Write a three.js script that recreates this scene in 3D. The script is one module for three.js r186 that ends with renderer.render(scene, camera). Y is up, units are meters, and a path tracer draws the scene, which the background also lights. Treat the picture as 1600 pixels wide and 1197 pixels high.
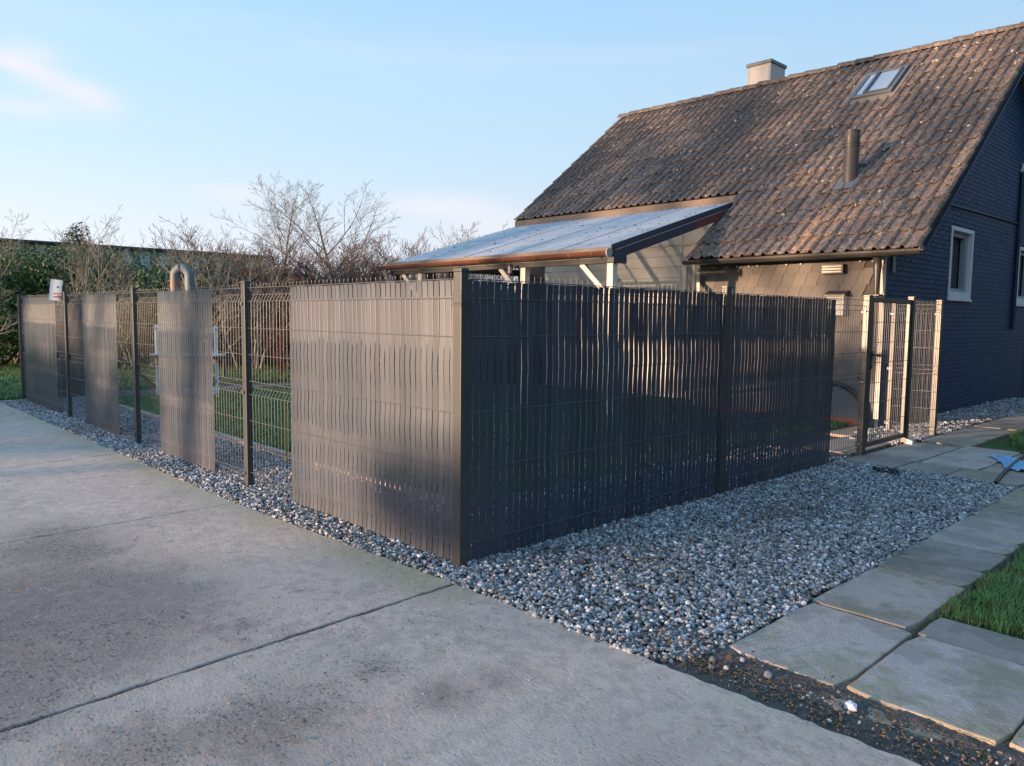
import * as THREE from 'three';
import { RoundedBoxGeometry } from 'three/addons/geometries/RoundedBoxGeometry.js';
import { mergeGeometries } from 'three/addons/utils/BufferGeometryUtils.js';

// ------------------------------------------------------------------ camera, sky, sun, exposure
const scene = new THREE.Scene();
const camera = new THREE.PerspectiveCamera(52.86, 1600 / 1197, 0.05, 900);
camera.position.set(-2.5409, 1.3175, 3.0805);
camera.quaternion.setFromRotationMatrix(new THREE.Matrix4().makeBasis(
  new THREE.Vector3(0.7275824, 0.0111452, 0.68592976), new THREE.Vector3(0.05100856, 0.99622138, -0.07029294), new THREE.Vector3(-0.68412132, 0.08613219, 0.72426463)));
camera.updateMatrixWorld();
const renderer = new THREE.WebGLRenderer({ antialias: true });
renderer.toneMapping = THREE.LinearToneMapping;
renderer.toneMappingExposure = 2.35;
renderer.shadowMap.enabled = true;

const D2R = Math.PI / 180;
const SUN_EL = 4.9 * D2R, SUN_AZ = 18 * D2R;            // low winter sun, beyond the left fence
const SUN = new THREE.Vector3(-Math.cos(SUN_EL) * Math.cos(SUN_AZ), Math.sin(SUN_EL), -Math.cos(SUN_EL) * Math.sin(SUN_AZ));
const sun = new THREE.DirectionalLight(new THREE.Color().setRGB(1, 0.66, 0.41), 5);
sun.position.copy(SUN).multiplyScalar(60);
sun.castShadow = true; sun.shadow.radius = 1.6; sun.shadow.mapSize.set(2048, 2048);
Object.assign(sun.shadow.camera, { left: -30, right: 30, top: 30, bottom: -30, near: 1, far: 160 });
scene.add(sun, sun.target);

function rng(seed) { let a = seed >>> 0; return () => { a = (a + 0x6D2B79F5) | 0; let t = Math.imul(a ^ (a >>> 15), 1 | a); t = (t + Math.imul(t ^ (t >>> 7), 61 | t)) ^ t; return ((t ^ (t >>> 14)) >>> 0) / 4294967296; }; }
const clamp = (x, a = 0, b = 1) => Math.min(b, Math.max(a, x));
const sstep = (a, b, x) => { const t = clamp((x - a) / (b - a)); return t * t * (3 - 2 * t); };
const lerp = (a, b, t) => a + (b - a) * t;
// tileable value noise table: period P cells over 0..1
function noiseTable(P, seed) {
  const r = rng(seed), t = new Float32Array(P * P); for (let i = 0; i < t.length; i++) t[i] = r();
  return (u, v) => { const x = u * P, y = v * P; let i = Math.floor(x), j = Math.floor(y); const fx = x - i, fy = y - j, sx = fx * fx * (3 - 2 * fx), sy = fy * fy * (3 - 2 * fy);
    i = ((i % P) + P) % P; j = ((j % P) + P) % P; const i1 = (i + 1) % P, j1 = (j + 1) % P;
    return lerp(lerp(t[j * P + i], t[j * P + i1], sx), lerp(t[j1 * P + i], t[j1 * P + i1], sx), sy); };
}
function fbm(P, oct, seed) { const ns = []; let q = P; for (let k = 0; k < oct; k++) { ns.push(noiseTable(q, seed + k * 17)); q *= 2; }
  return (u, v) => { let a = 0.5, s = 0, w = 0; for (const n of ns) { s += a * n(u, v); w += a; a *= 0.55; } return s / w; }; }

{ // one computed sky: clear winter evening, paler and pinker low down, warm round the sun, thin cirrus
  const W = 2048, H = 1024, data = new Float32Array(W * H * 4), n1 = fbm(6, 6, 71), n2 = fbm(3, 4, 97);
  const wispA = new THREE.Vector3(), wispB = new THREE.Vector3(), q = new THREE.Vector3(), tmp = new THREE.Vector3();
  const dirOf = (u, v, o) => o.set((u - 800) / 1204.3, -(v - 598.5) / 1204.3, -1).transformDirection(camera.matrixWorld);
  dirOf(-120, 40, wispA); dirOf(215, 182, wispB); const seg = wispB.clone().sub(wispA), segL = seg.lengthSq();
  const puffs = [[650, 322, 0.05, 0.016], [725, 322, 0.06, 0.016], [372, 303, 0.05, 0.014], [780, 352, 0.07, 0.02], [40, 168, 0.05, 0.012], [50, 85, 0.03, 0.015]].map(([u, v, a, b]) => [dirOf(u, v, new THREE.Vector3()), a, b]);
  for (let j = 0; j < H; j++) { const el = ((j + 0.5) / H - 0.5) * Math.PI, y = Math.sin(el), c = Math.cos(el);
    for (let i = 0; i < W; i++) { const az = ((i + 0.5) / W - 0.5) * 2 * Math.PI; q.set(c * Math.cos(az), y, c * Math.sin(az));
      const e = Math.max(0, el) / D2R, t1 = sstep(0, 13, e), t2 = sstep(6, 34, e), t3 = sstep(25, 90, e);
      let r = lerp(lerp(lerp(0.84, 0.60, t1), 0.29, t2), 0.26, t3), g = lerp(lerp(lerp(0.86, 0.80, t1), 0.605, t2), 0.52, t3), b = lerp(lerp(lerp(0.94, 0.96, t1), 0.98, t2), 0.90, t3);
      const cg = clamp(q.dot(SUN), -1, 1), ga = Math.acos(cg) / D2R;
      const dim = 1.13 + 0.18 * cg; r *= dim; g *= dim; b *= dim;
      const low = Math.exp(-e / 22), glow = 5.5 * Math.exp(-((ga / 13) ** 2)) + 2.0 * Math.exp(-ga / 22) * low;
      r += glow * 1.0; g += glow * 0.66; b += glow * 0.34;
      // cirrus
      const cu = az / (2 * Math.PI), cv = el / Math.PI, w = n1(cu * 1 + 0.35 * n2(cu, cv), cv * 5);
      let cl = 0.16 * sstep(0.52, 0.78, w) * sstep(2, 14, e) * (1 - 0.6 * t3);
      const t = clamp(tmp.copy(q).sub(wispA).dot(seg) / segL), d = tmp.copy(wispA).addScaledVector(seg, t).sub(q).length();
      const wid = 0.009 + 0.009 * t + 0.014 * (n1(cu * 9, cv * 20) - 0.5);
      cl += 1.0 * Math.exp(-((d / wid) ** 2)) * sstep(1.02, 0.72, t) * (0.75 + 0.5 * (n1(cu * 14, cv * 24) - 0.5));
      for (const [p, a, hh] of puffs) { const dx = Math.acos(clamp(p.x * q.x + p.z * q.z, -1, 1)), dy = (q.y - p.y); const dd = p.dot(q) > 0.9 ? (Math.hypot(q.x - p.x, q.z - p.z) / a) ** 2 + (dy / hh) ** 2 : 99; if (dd < 8) cl += 0.45 * Math.exp(-dd * 1.3); }
      cl = clamp(cl, 0, 0.85); r = lerp(r, Math.max(r, 1.02), cl); g = lerp(g, Math.max(g, 0.96), cl); b = lerp(b, Math.max(b, 1.0), cl);
      const k = (j * W + i) * 4; data[k] = r / 2.44; data[k + 1] = g / 2.44; data[k + 2] = b / 2.44; data[k + 3] = 1; } }
  const sky = new THREE.DataTexture(data, W, H, THREE.RGBAFormat, THREE.FloatType); sky.mapping = THREE.EquirectangularReflectionMapping; sky.magFilter = THREE.LinearFilter; sky.needsUpdate = true;
  scene.background = sky; scene.environment = sky;
}

// ------------------------------------------------------------------ helpers
const taken = {};
const numbered = (n) => { const k = taken[n] = (taken[n] ?? -1) + 1; return k ? `${n}_${String(k).padStart(3, '0')}` : n; };
function tag(o, label, category, group, kind) { o.userData.label = label; if (category) o.userData.category = category; if (group) o.userData.group = group; if (kind) o.userData.kind = kind; return o; }
function thing(name, label, category, [x, y, z] = [0, 0, 0], turn = 0, group, kind) { const o = new THREE.Group(); o.name = numbered(name); o.position.set(x, y, z); o.rotation.y = turn; scene.add(o); return tag(o, label, category, group, kind); }
function part(name, geo, mat, parent) { const m = new THREE.Mesh(geo, mat); m.castShadow = m.receiveShadow = true; if (parent) { m.name = name; parent.add(m); } else { m.name = numbered(name); scene.add(m); } return m; }
function stuffOf(o) { o.userData.kind = 'stuff'; return o; }
function structure(name, geo, mat, label) { const m = part(name, geo, mat); m.userData.kind = 'structure'; m.userData.label = label; return m; }
const C3 = (r, g, b) => new THREE.Color().setRGB(r, g, b);
// box-projected uv in metres
function uvm(geo, s = 1, ou = 0, ov = 0) { const p = geo.attributes.position, n = geo.attributes.normal, uv = new Float32Array(p.count * 2);
  for (let i = 0; i < p.count; i++) { const ax = Math.abs(n.getX(i)), ay = Math.abs(n.getY(i)), az = Math.abs(n.getZ(i)); let u, v;
    if (ay >= ax && ay >= az) { u = p.getX(i); v = p.getZ(i); } else if (ax >= az) { u = p.getZ(i); v = p.getY(i); } else { u = p.getX(i); v = p.getY(i); }
    uv[2 * i] = u / s + ou; uv[2 * i + 1] = v / s + ov; }
  geo.setAttribute('uv', new THREE.BufferAttribute(uv, 2)); return geo; }
const flat = (g) => { g = g.index ? g.toNonIndexed() : g; g.computeVertexNormals(); return g; };
function box(x0, x1, y0, y1, z0, z1, r = 0) { const w = x1 - x0, h = y1 - y0, d = z1 - z0; const g = r ? new RoundedBoxGeometry(w, h, d, 2, Math.min(r, w / 2.01, h / 2.01, d / 2.01)) : new THREE.BoxGeometry(w, h, d);
  g.translate((x0 + x1) / 2, (y0 + y1) / 2, (z0 + z1) / 2); return uvm(r ? g : g.toNonIndexed()); }
const joinAll = (list) => mergeGeometries(list.map((g) => { const h = g.index ? g.toNonIndexed() : g; for (const k of Object.keys(h.attributes)) if (!['position', 'normal', 'uv'].includes(k)) h.deleteAttribute(k); return h; }));
// beam between two points with a rectangular section (w across, h up)
function beam(a, b, w, h, r = 0.004) { const A = new THREE.Vector3(...a), B = new THREE.Vector3(...b), d = B.clone().sub(A), L = d.length(); const g = new RoundedBoxGeometry(w, h, L, 1, r);
  uvm(g); const z = d.normalize(), x = new THREE.Vector3(0, 1, 0).cross(z); if (x.lengthSq() < 1e-6) x.set(1, 0, 0); x.normalize(); const y = z.clone().cross(x);
  g.applyMatrix4(new THREE.Matrix4().makeBasis(x, y, z).setPosition(A.add(B).multiplyScalar(0.5))); return g; }
class MB { // mesh builder: tubes, quads, with optional vertex colours
  constructor() { this.p = []; this.n = []; this.i = []; this.c = null; }
  get count() { return this.p.length / 3; }
  v(x, y, z, a, b, c) { this.p.push(x, y, z); this.n.push(a, b, c); return this.p.length / 3 - 1; }
  tube(pts, radii, sides = 4) { const N = pts.length; let base = this.count, ref = null; const t = new THREE.Vector3(), x = new THREE.Vector3(), y = new THREE.Vector3();
    for (let k = 0; k < N; k++) { t.copy(pts[Math.min(N - 1, k + 1)]).sub(pts[Math.max(0, k - 1)]).normalize();
      if (!ref) ref = Math.abs(t.y) < 0.9 ? new THREE.Vector3(0, 1, 0) : new THREE.Vector3(1, 0, 0);
      x.crossVectors(ref, t).normalize(); y.crossVectors(t, x); const r = radii.length ? radii[k] : radii;
      for (let s = 0; s < sides; s++) { const a = s / sides * 2 * Math.PI, cx = Math.cos(a), cy = Math.sin(a), nx = x.x * cx + y.x * cy, ny = x.y * cx + y.y * cy, nz = x.z * cx + y.z * cy; this.v(pts[k].x + nx * r, pts[k].y + ny * r, pts[k].z + nz * r, nx, ny, nz); } }
    for (let k = 0; k < N - 1; k++) for (let s = 0; s < sides; s++) { const a = base + k * sides + s, b = base + k * sides + (s + 1) % sides; this.i.push(a, b, a + sides, b, b + sides, a + sides); }
    return this; }
  tri(a, b, c, n) { const ux = b.x - a.x, uy = b.y - a.y, uz = b.z - a.z, wx = c.x - a.x, wy = c.y - a.y, wz = c.z - a.z; if ((uy * wz - uz * wy) * n.x + (uz * wx - ux * wz) * n.y + (ux * wy - uy * wx) * n.z < 0) [b, c] = [c, b]; const i = this.v(a.x, a.y, a.z, n.x, n.y, n.z); this.v(b.x, b.y, b.z, n.x, n.y, n.z); this.v(c.x, c.y, c.z, n.x, n.y, n.z); this.i.push(i, i + 1, i + 2); return this; }
  geo() { const g = new THREE.BufferGeometry(); g.setAttribute('position', new THREE.Float32BufferAttribute(this.p, 3)); g.setAttribute('normal', new THREE.Float32BufferAttribute(this.n, 3));
    if (this.c) g.setAttribute('color', new THREE.Float32BufferAttribute(this.c, 3)); g.setIndex(this.i); return g; }
}
const V = (x, y, z) => new THREE.Vector3(x, y, z);
// textures
const enc = (x) => { x = clamp(x); return 255 * (x <= 0.0031308 ? 12.92 * x : 1.055 * x ** (1 / 2.4) - 0.055); };
function colorTex(W, H, fn, rep = true) { const d = new Uint8Array(W * H * 4); const o = [0, 0, 0]; for (let j = 0; j < H; j++) for (let i = 0; i < W; i++) { fn((i + 0.5) / W, (j + 0.5) / H, o); const k = 4 * (j * W + i); d[k] = enc(o[0]); d[k + 1] = enc(o[1]); d[k + 2] = enc(o[2]); d[k + 3] = 255; }
  const t = new THREE.DataTexture(d, W, H); t.colorSpace = THREE.SRGBColorSpace; t.wrapS = t.wrapT = rep ? THREE.RepeatWrapping : THREE.ClampToEdgeWrapping; t.magFilter = THREE.LinearFilter; t.minFilter = THREE.LinearMipmapLinearFilter; t.generateMipmaps = true; t.needsUpdate = true; return t; }
function grayTex(W, H, fn) { const d = new Uint8Array(W * H * 4); for (let j = 0; j < H; j++) for (let i = 0; i < W; i++) { const g = 255 * clamp(fn((i + 0.5) / W, (j + 0.5) / H)); const k = 4 * (j * W + i); d[k] = d[k + 1] = d[k + 2] = g; d[k + 3] = 255; }
  const t = new THREE.DataTexture(d, W, H); t.wrapS = t.wrapT = THREE.RepeatWrapping; t.magFilter = THREE.LinearFilter; t.minFilter = THREE.LinearMipmapLinearFilter; t.generateMipmaps = true; t.needsUpdate = true; return t; }
const mat = (c, roughness, o = {}) => new THREE.MeshStandardMaterial({ color: Array.isArray(c) ? C3(...c) : c, roughness, metalness: 0, ...o });
const phys = (c, roughness, o = {}) => new THREE.MeshPhysicalMaterial({ color: Array.isArray(c) ? C3(...c) : c, roughness, metalness: 0, ...o });

// ------------------------------------------------------------------ shared materials
const fineA = fbm(16, 5, 3), fineB = fbm(32, 5, 11), coarse = fbm(4, 5, 23), grain = noiseTable(256, 31), grain2 = noiseTable(420, 37);
const bumpFine = grayTex(512, 512, (u, v) => 0.45 * fineB(u, v) + 0.55 * grain(u, v));
const M = {};
M.post = phys([0.034, 0.036, 0.038], 0.42, { ior: 1.62 });
M.slats = [0, 1, 2, 3].map((k) => phys([0.009 + 0.003 * k, 0.017 + 0.004 * k, 0.036 + 0.006 * k], 0.41 + 0.03 * (k % 2), { ior: 1.95 }));
M.wire = phys([0.07, 0.076, 0.085], 0.36, { ior: 1.65 });
M.steel = phys([0.55, 0.55, 0.56], 0.3, { metalness: 1 });
M.cream = mat([0.60, 0.55, 0.48], 0.6);
M.board = mat([0.72, 0.69, 0.63], 0.6);
M.white = mat([0.72, 0.72, 0.72], 0.5);
M.navy = phys([0.022, 0.034, 0.06], 0.45);
M.darkwood = mat([0.03, 0.03, 0.035], 0.7);
M.gutterBrown = phys([0.13, 0.05, 0.034], 0.3);
M.gutterDark = phys([0.055, 0.05, 0.047], 0.38);
M.glass = phys([0.02, 0.024, 0.03], 0.05);
M.black = phys([0.012, 0.012, 0.013], 0.5);

// ------------------------------------------------------------------ ground and driveway
const soilTex = colorTex(512, 512, (u, v, o) => { const a = fineA(u, v), b = grain(u, v), k = 0.35 + 0.9 * a * 0.7 + 0.5 * (b - 0.5); o[0] = 0.165 * k; o[1] = 0.14 * k; o[2] = 0.125 * k; });
const soilMat = mat([1, 1, 1], 0.95, { map: soilTex, bumpMap: bumpFine, bumpScale: 0.008 });
const grassTex = colorTex(512, 512, (u, v, o) => { const a = fineA(u, v), b = fineB(u * 2, v), g = grain(u, v), k = 0.5 + 0.7 * a + 0.5 * (g - 0.5); o[0] = (0.055 + 0.025 * b) * k; o[1] = (0.122 + 0.015 * b) * k; o[2] = 0.026 * k; });
const grassMat = mat([1, 1, 1], 0.95, { map: grassTex, bumpMap: bumpFine, bumpScale: 0.03 });
function sheet(x0, x1, z0, z1, y, s = 1, nx = 1, nz = 1) { const g = new THREE.PlaneGeometry(x1 - x0, z1 - z0, nx, nz); g.rotateX(-Math.PI / 2); g.translate((x0 + x1) / 2, y, (z0 + z1) / 2); return uvm(g, s); }
structure('ground', sheet(-450, 450, -450, 450, -0.16, 2.0), grassMat, 'green field ground around the plot');
structure('soil', sheet(-0.9, 13, -12, 6, -0.045, 0.8), soilMat, 'dark bare soil under gravel and paving');

// weathered concrete: uv covers x -4.3..0.1 (u) and z -6..4 (v)
const X0 = -3.6, XW = 3.6, Z0 = -3.9, ZW = 7.2;
const dirt = [[-1.75, -0.75, 0.62, 0.95, 1.0], [-1.5, -1.6, 0.36, 0.7, 0.75], [-2.2, -0.2, 0.5, 0.6, 0.9], [-1.5, 0.85, 0.38, 0.38, 0.75], [-1.8, 0.75, 0.5, 0.4, 0.6], [-1.0, 0.72, 0.12, 0.14, 0.5], [-0.93, 1.05, 0.14, 0.16, 0.6], [-1.2, 0.0, 0.16, 0.16, 0.5], [-0.72, 1.1, 0.1, 0.14, 0.5], [-0.6, 0.0, 0.1, 0.1, 0.35], [-1.3, -0.05, 0.12, 0.1, 0.6], [-0.5, -2.62, 0.16, 0.16, 0.3], [-0.9, -2.95, 0.14, 0.16, 0.3], [-2.9, -3.2, 0.6, 1.4, 0.7], [-3, 1.8, 0.7, 1, 0.7], [-0.75, 1.75, 0.22, 0.3, 0.35]];
const L7 = 7.2, cN1 = fbm(7, 6, 201), cN2 = fbm(40, 5, 217), cN3 = fbm(160, 3, 233), pitN = noiseTable(820, 241), pit2 = noiseTable(430, 251), pit3 = noiseTable(1400, 261);
const pitAt = (p, q) => { const a = pitN(p, q), b = pit2(p, q); return a > 0.86 ? 1 : b > 0.93 ? 1 : 0; };
function concrete(u, v, o) { const x = X0 + u * XW, z = Z0 + v * ZW, p = x / L7, q = z / L7, a = cN1(p, q), b = cN2(p, q), c = cN3(p, q), s = pit3(p, q);
  let k = 0.80 + 0.30 * (a - 0.5) + 0.18 * (b - 0.5) + 0.40 * (c - 0.5) + 0.22 * (s - 0.5);
  let r = 0.61 * k, g = 0.49 * k, bl = 0.41 * k;
  let dm = 0; for (const [dx, dz, rx, rz, w] of dirt) { const d = Math.hypot((x - dx) / rx, (z - dz) / rz); if (d < 1.7) dm = Math.max(dm, w * (1 - d / 1.7)); }
  const dt = sstep(0.2, 0.78, dm * 1.2 + 0.55 * (b - 0.5) + 0.6 * (c - 0.5) + 0.35 * (s - 0.5));
  const kk = 1 - 0.5 * dt; r *= kk; g *= kk * 0.995; bl *= kk * 0.99;
  const worn = 0.25 + 0.75 * sstep(0.42, 0.6, cN1(p + 0.37, q + 0.11)) * (0.6 + 0.4 * c);
  const a1 = pitN(p, q), b1 = pit2(p + 0.13, q);
  if (a1 > 1 - (0.15 + 0.12 * dt) * worn - 0.03 * dt || b1 > 1 - 0.05 * worn) { r *= 0.5; g *= 0.5; bl *= 0.52; } else if (a1 < 0.05 + 0.03 * dt) { r = r * 0.5 + 0.27; g = g * 0.5 + 0.26; bl = bl * 0.5 + 0.25; }
  const al = sstep(0.5, 0.72, sstep(-0.8, -0.2, x) * 0.5 * (z < 0.4 ? 1 : 0.3) + 0.5 * b + 0.5 * (c - 0.5)); r *= 1 - 0.2 * al; g *= 1 - 0.13 * al; bl *= 1 - 0.3 * al;
  o[0] = r; o[1] = g; o[2] = bl; }
const concreteTex = colorTex(2048, 2048, concrete);
const concreteBump = grayTex(1024, 1024, (u, v) => { const p = (X0 + u * XW) / L7, q = (Z0 + v * ZW) / L7; return 0.55 + 0.4 * (cN3(p, q) - 0.5) + 0.2 * (cN2(p, q) - 0.5) - (pitN(p, q) > 0.9 ? 0.25 : 0) + 0.25 * (pit3(p, q) - 0.5); });
for (const t of [concreteTex, concreteBump]) t.wrapS = t.wrapT = THREE.MirroredRepeatWrapping;
const concreteMat = mat([1, 1, 1], 0.82, { map: concreteTex, bumpMap: concreteBump, bumpScale: 0.0028 });
const driveway = new THREE.Group(); driveway.name = 'driveway'; driveway.userData = { kind: 'structure', label: 'worn concrete driveway cast in large slabs' }; scene.add(driveway);
function slabShape(pts, top, thick, bevel, uvf) { // polygon of [x,z] points -> solid with a rounded rim
  const sh = new THREE.Shape(pts.map(([x, z]) => new THREE.Vector2(x, -z))); const g = new THREE.ExtrudeGeometry(sh, { depth: thick - bevel, bevelEnabled: true, bevelThickness: bevel, bevelSize: bevel, bevelOffset: -bevel, bevelSegments: 2 });
  g.rotateX(-Math.PI / 2); g.translate(0, top - thick, 0); const p = g.attributes.position, uv = new Float32Array(p.count * 2); for (let i = 0; i < p.count; i++) { const [a, b] = uvf(p.getX(i), p.getZ(i), p.getY(i)); uv[2 * i] = a; uv[2 * i + 1] = b; } g.setAttribute('uv', new THREE.BufferAttribute(uv, 2)); return g; }
const drUV = (x, z, y) => [(x - X0) / XW + y * 0.2, (z - Z0) / ZW + y * 0.1];
function rough(a, b, n, amp, r) { const out = []; for (let k = 0; k < n; k++) { const t = k / n, j = k ? (r() - 0.5) * amp : 0; const dx = b[0] - a[0], dz = b[1] - a[1], L = Math.hypot(dx, dz); out.push([a[0] + dx * t - dz / L * j, a[1] + dz * t + dx / L * j]); } return out; }
{ const r = rng(5), cuts = [-14.2, -11.8, -9.4, -7.0, -4.62, -2.08, 0.2, 2.9, 5.4, 8]; const edgeX = (z) => z > 1.4 ? -0.13 : z > 0 ? -0.19 : z > -2 ? -0.20 : -0.31;
  const skew = [0, 0, 0, 0, 0.26, 0.09, 0.11, 0.1, 0, 0];
  for (let k = 0; k < cuts.length - 1; k++) for (const [xa, xb] of [[-3.5, null], [-6.8, -3.515]]) { const z0 = cuts[k] + (k === 4 ? 0.007 : k === 6 ? 0.008 : 0.004), z1 = cuts[k + 1] - (k === 5 ? 0.009 : 0.004); const e0 = xb ?? edgeX(z0 + 0.05), e1 = xb ?? edgeX(z1 - 0.05);
    const s0 = xb == null ? skew[k] : 0, s1 = xb == null ? skew[k + 1] : 0;
    const n = xb == null ? 90 : 4, pts = [...rough([xa, z0 + s0 * 1.6], [e0, z0], 70, 0.012, r), ...rough([e0, z0], [e1, z1], n, 0.016, r), ...rough([e1, z1], [xa, z1 + s1 * 1.6], 70, 0.012, r), ...rough([xa, z1 + s1 * 1.6], [xa, z0 + s0 * 1.6], 4, 0, r)];
    const m = part('concrete_slab', slabShape(pts.reverse(), 0, 0.14, 0.006, drUV), concreteMat, driveway); m.position.y = (r() - 0.5) * 0.004; } }

// ------------------------------------------------------------------ gravel
const gravelBase = mat([0.06, 0.064, 0.07], 0.95, { bumpMap: bumpFine, bumpScale: 0.02 });
const gravelBed = new THREE.Group(); gravelBed.name = 'gravel_bed'; gravelBed.userData = { kind: 'structure', label: 'blue-grey crushed stone bed along the fence and the path' }; scene.add(gravelBed);
part('gravel_base', joinAll([sheet(-0.34, 0.0, -10.1, 0.1, -0.02), sheet(0.0, 0.76, -10.1, -0.02, -0.022), sheet(-0.2, 4.64, 0.1, 1.49, -0.02), sheet(0.0, 4.64, -0.02, 0.1, -0.021), sheet(6.5, 13, -0.66, 0.02, -0.02), sheet(0.76, 7.2, -1.0, -0.02, -0.021), sheet(5.9, 7.3, -0.02, 0.0, -0.02)]), gravelBase, gravelBed);
function stoneGeo(seed, detail) { const r = rng(seed); let g = new THREE.IcosahedronGeometry(1, detail); const p = g.attributes.position, seen = {}; const sx = 0.8 + 0.5 * r(), sy = 0.5 + 0.35 * r(), sz = 0.65 + 0.4 * r();
  for (let i = 0; i < p.count; i++) { const key = [p.getX(i), p.getY(i), p.getZ(i)].map((t) => t.toFixed(3)).join(); const k = seen[key] ??= 0.72 + 0.5 * r(); p.setXYZ(i, p.getX(i) * k * sx, p.getY(i) * k * sy, p.getZ(i) * k * sz); }
  g.deleteAttribute('uv'); g = g.index ? g.toNonIndexed() : g; g.computeVertexNormals(); return g; }
{ const r = rng(77), kinds = [1, 2, 3, 4, 5, 6].map((k) => ({ g: stoneGeo(100 + k, k % 3 === 0 ? 1 : 0), list: [] }));
  const drop = (x, z, s, y) => kinds[Math.floor(r() * 6)].list.push([x, y, z, s]);
  const fill = (x0, x1, z0, z1, per, s0, s1, test) => { const n = Math.round((x1 - x0) * (z1 - z0) * per); for (let i = 0; i < n; i++) { const x = lerp(x0, x1, r()), z = lerp(z0, z1, r()); if (test && !test(x, z)) continue; let s = lerp(s0, s1, r() ** 1.6); if (r() < 0.02) s *= 1.5; drop(x, z, s, -0.012 + 0.02 * r() + 0.012 * (fineA(x / 5, z / 5) - 0.5)); } };
  const wob = (z) => 0.022 * Math.sin(z * 4.1) + 0.016 * Math.sin(z * 9.7 + 1) + 0.012 * Math.sin(z * 23);
  fill(-0.34, 0.76, -10.2, 0.02, 4600, 0.0075, 0.0145, (x, z) => x > (z < -2.08 ? -0.31 : lerp(-0.31, -0.195, (z + 2.08) / 2.28)) + 0.016 * (r() - 0.75));
  fill(-0.22, 4.66, 0.0, 1.5, 5200, 0.0075, 0.0148, (x, z) => x > -0.19 + 0.02 * (r() - 0.7) + (z > 1.3 ? (z - 1.3) * 1.2 + wob(z * 3) : 0) && z < 1.49 + 0.5 * wob(x) && x < 4.63 - Math.max(0, z - 1) * 0.2);
  fill(6.5, 13, -0.66, 0.03, 1500, 0.013, 0.024); fill(0.76, 4.9, -1.0, -0.02, 900, 0.012, 0.022); fill(6.0, 7.2, -0.5, 0.0, 1500, 0.013, 0.024);
  for (const [x, z, s] of [[-0.05, 1.56, 0.014], [0.01, 1.53, 0.016], [-0.01, 1.6, 0.012], [0.05, 1.74, 0.017], [0.0, 2.02, 0.019], [0.045, 2.045, 0.021], [-0.06, 2.06, 0.012], [0.09, 1.61, 0.012]]) drop(x, z, s, 0.004);
  const q = new THREE.Quaternion(), e = new THREE.Euler(), m4 = new THREE.Matrix4(), c = new THREE.Color();
  const stoneMat = mat([1, 1, 1], 0.78, { });
  for (const k of kinds) { const im = new THREE.InstancedMesh(k.g, stoneMat, k.list.length); im.name = 'gravel_stones'; im.castShadow = im.receiveShadow = true; im.userData.kind = 'stuff';
    k.list.forEach(([x, y, z, s], i) => { q.setFromEuler(e.set(r() * 0.9 - 0.45, r() * 6.28, r() * 0.9 - 0.45)); im.setMatrixAt(i, m4.compose(V(x, y, z), q, V(s, s * (0.8 + 0.4 * r()), s)));
      const dusty = fineA(x / 4 + 0.3, z / 4); let t = (0.13 + 0.32 * r() ** 1.3) * (0.75 + 0.5 * dusty); if (r() < 0.1) t = 0.55 + 0.2 * r(); if (r() < 0.14) t *= 0.4; const warm = r() < 0.04 ? 0.25 : 0; im.setColorAt(i, c.setRGB(t * (1.0 + warm * 0.8), t * (1.0 + warm * 0.1), t * (1.03 - warm))); });
    gravelBed.add(im); } }

// ------------------------------------------------------------------ paving path
const pN1 = fbm(4, 6, 301), pN2 = fbm(20, 5, 317), pN3 = noiseTable(420, 331);
const paveTex = colorTex(1024, 1024, (u, v, o) => { const a = pN1(u, v), b = pN2(u, v), s = pN3(u, v); let k = 0.82 + 0.3 * (a - 0.5) + 0.4 * (b - 0.5) + 0.26 * (s - 0.5); let r = 0.60 * k, g = 0.475 * k, bl = 0.415 * k;
  const d = sstep(0.52, 0.66, 0.65 * a + 0.45 * b - 0.02 + 0.1 * (s - 0.5)); r *= 1 - 0.34 * d; g *= 1 - 0.33 * d; bl *= 1 - 0.34 * d;
  const m = sstep(0.56, 0.68, 0.6 * pN1(u + 0.4, v + 0.3) + 0.5 * pN2(u + 0.2, v) + 0.1 * (s - 0.5)); r *= 1 - 0.2 * m; g *= 1 - 0.16 * m; bl *= 1 - 0.3 * m; if (s > 0.93) { r *= 0.6; g *= 0.6; bl *= 0.6; } o[0] = r; o[1] = g; o[2] = bl; });
const paveMats = [[1, 1, 1], [0.86, 0.87, 0.85], [0.66, 0.68, 0.66], [0.78, 0.76, 0.7]].map((c) => mat(c, 0.78, { map: paveTex, bumpMap: bumpFine, bumpScale: 0.003 }));
const path = new THREE.Group(); path.name = 'path'; path.userData = { kind: 'structure', label: 'path of old grey concrete paving slabs' }; scene.add(path);
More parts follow.
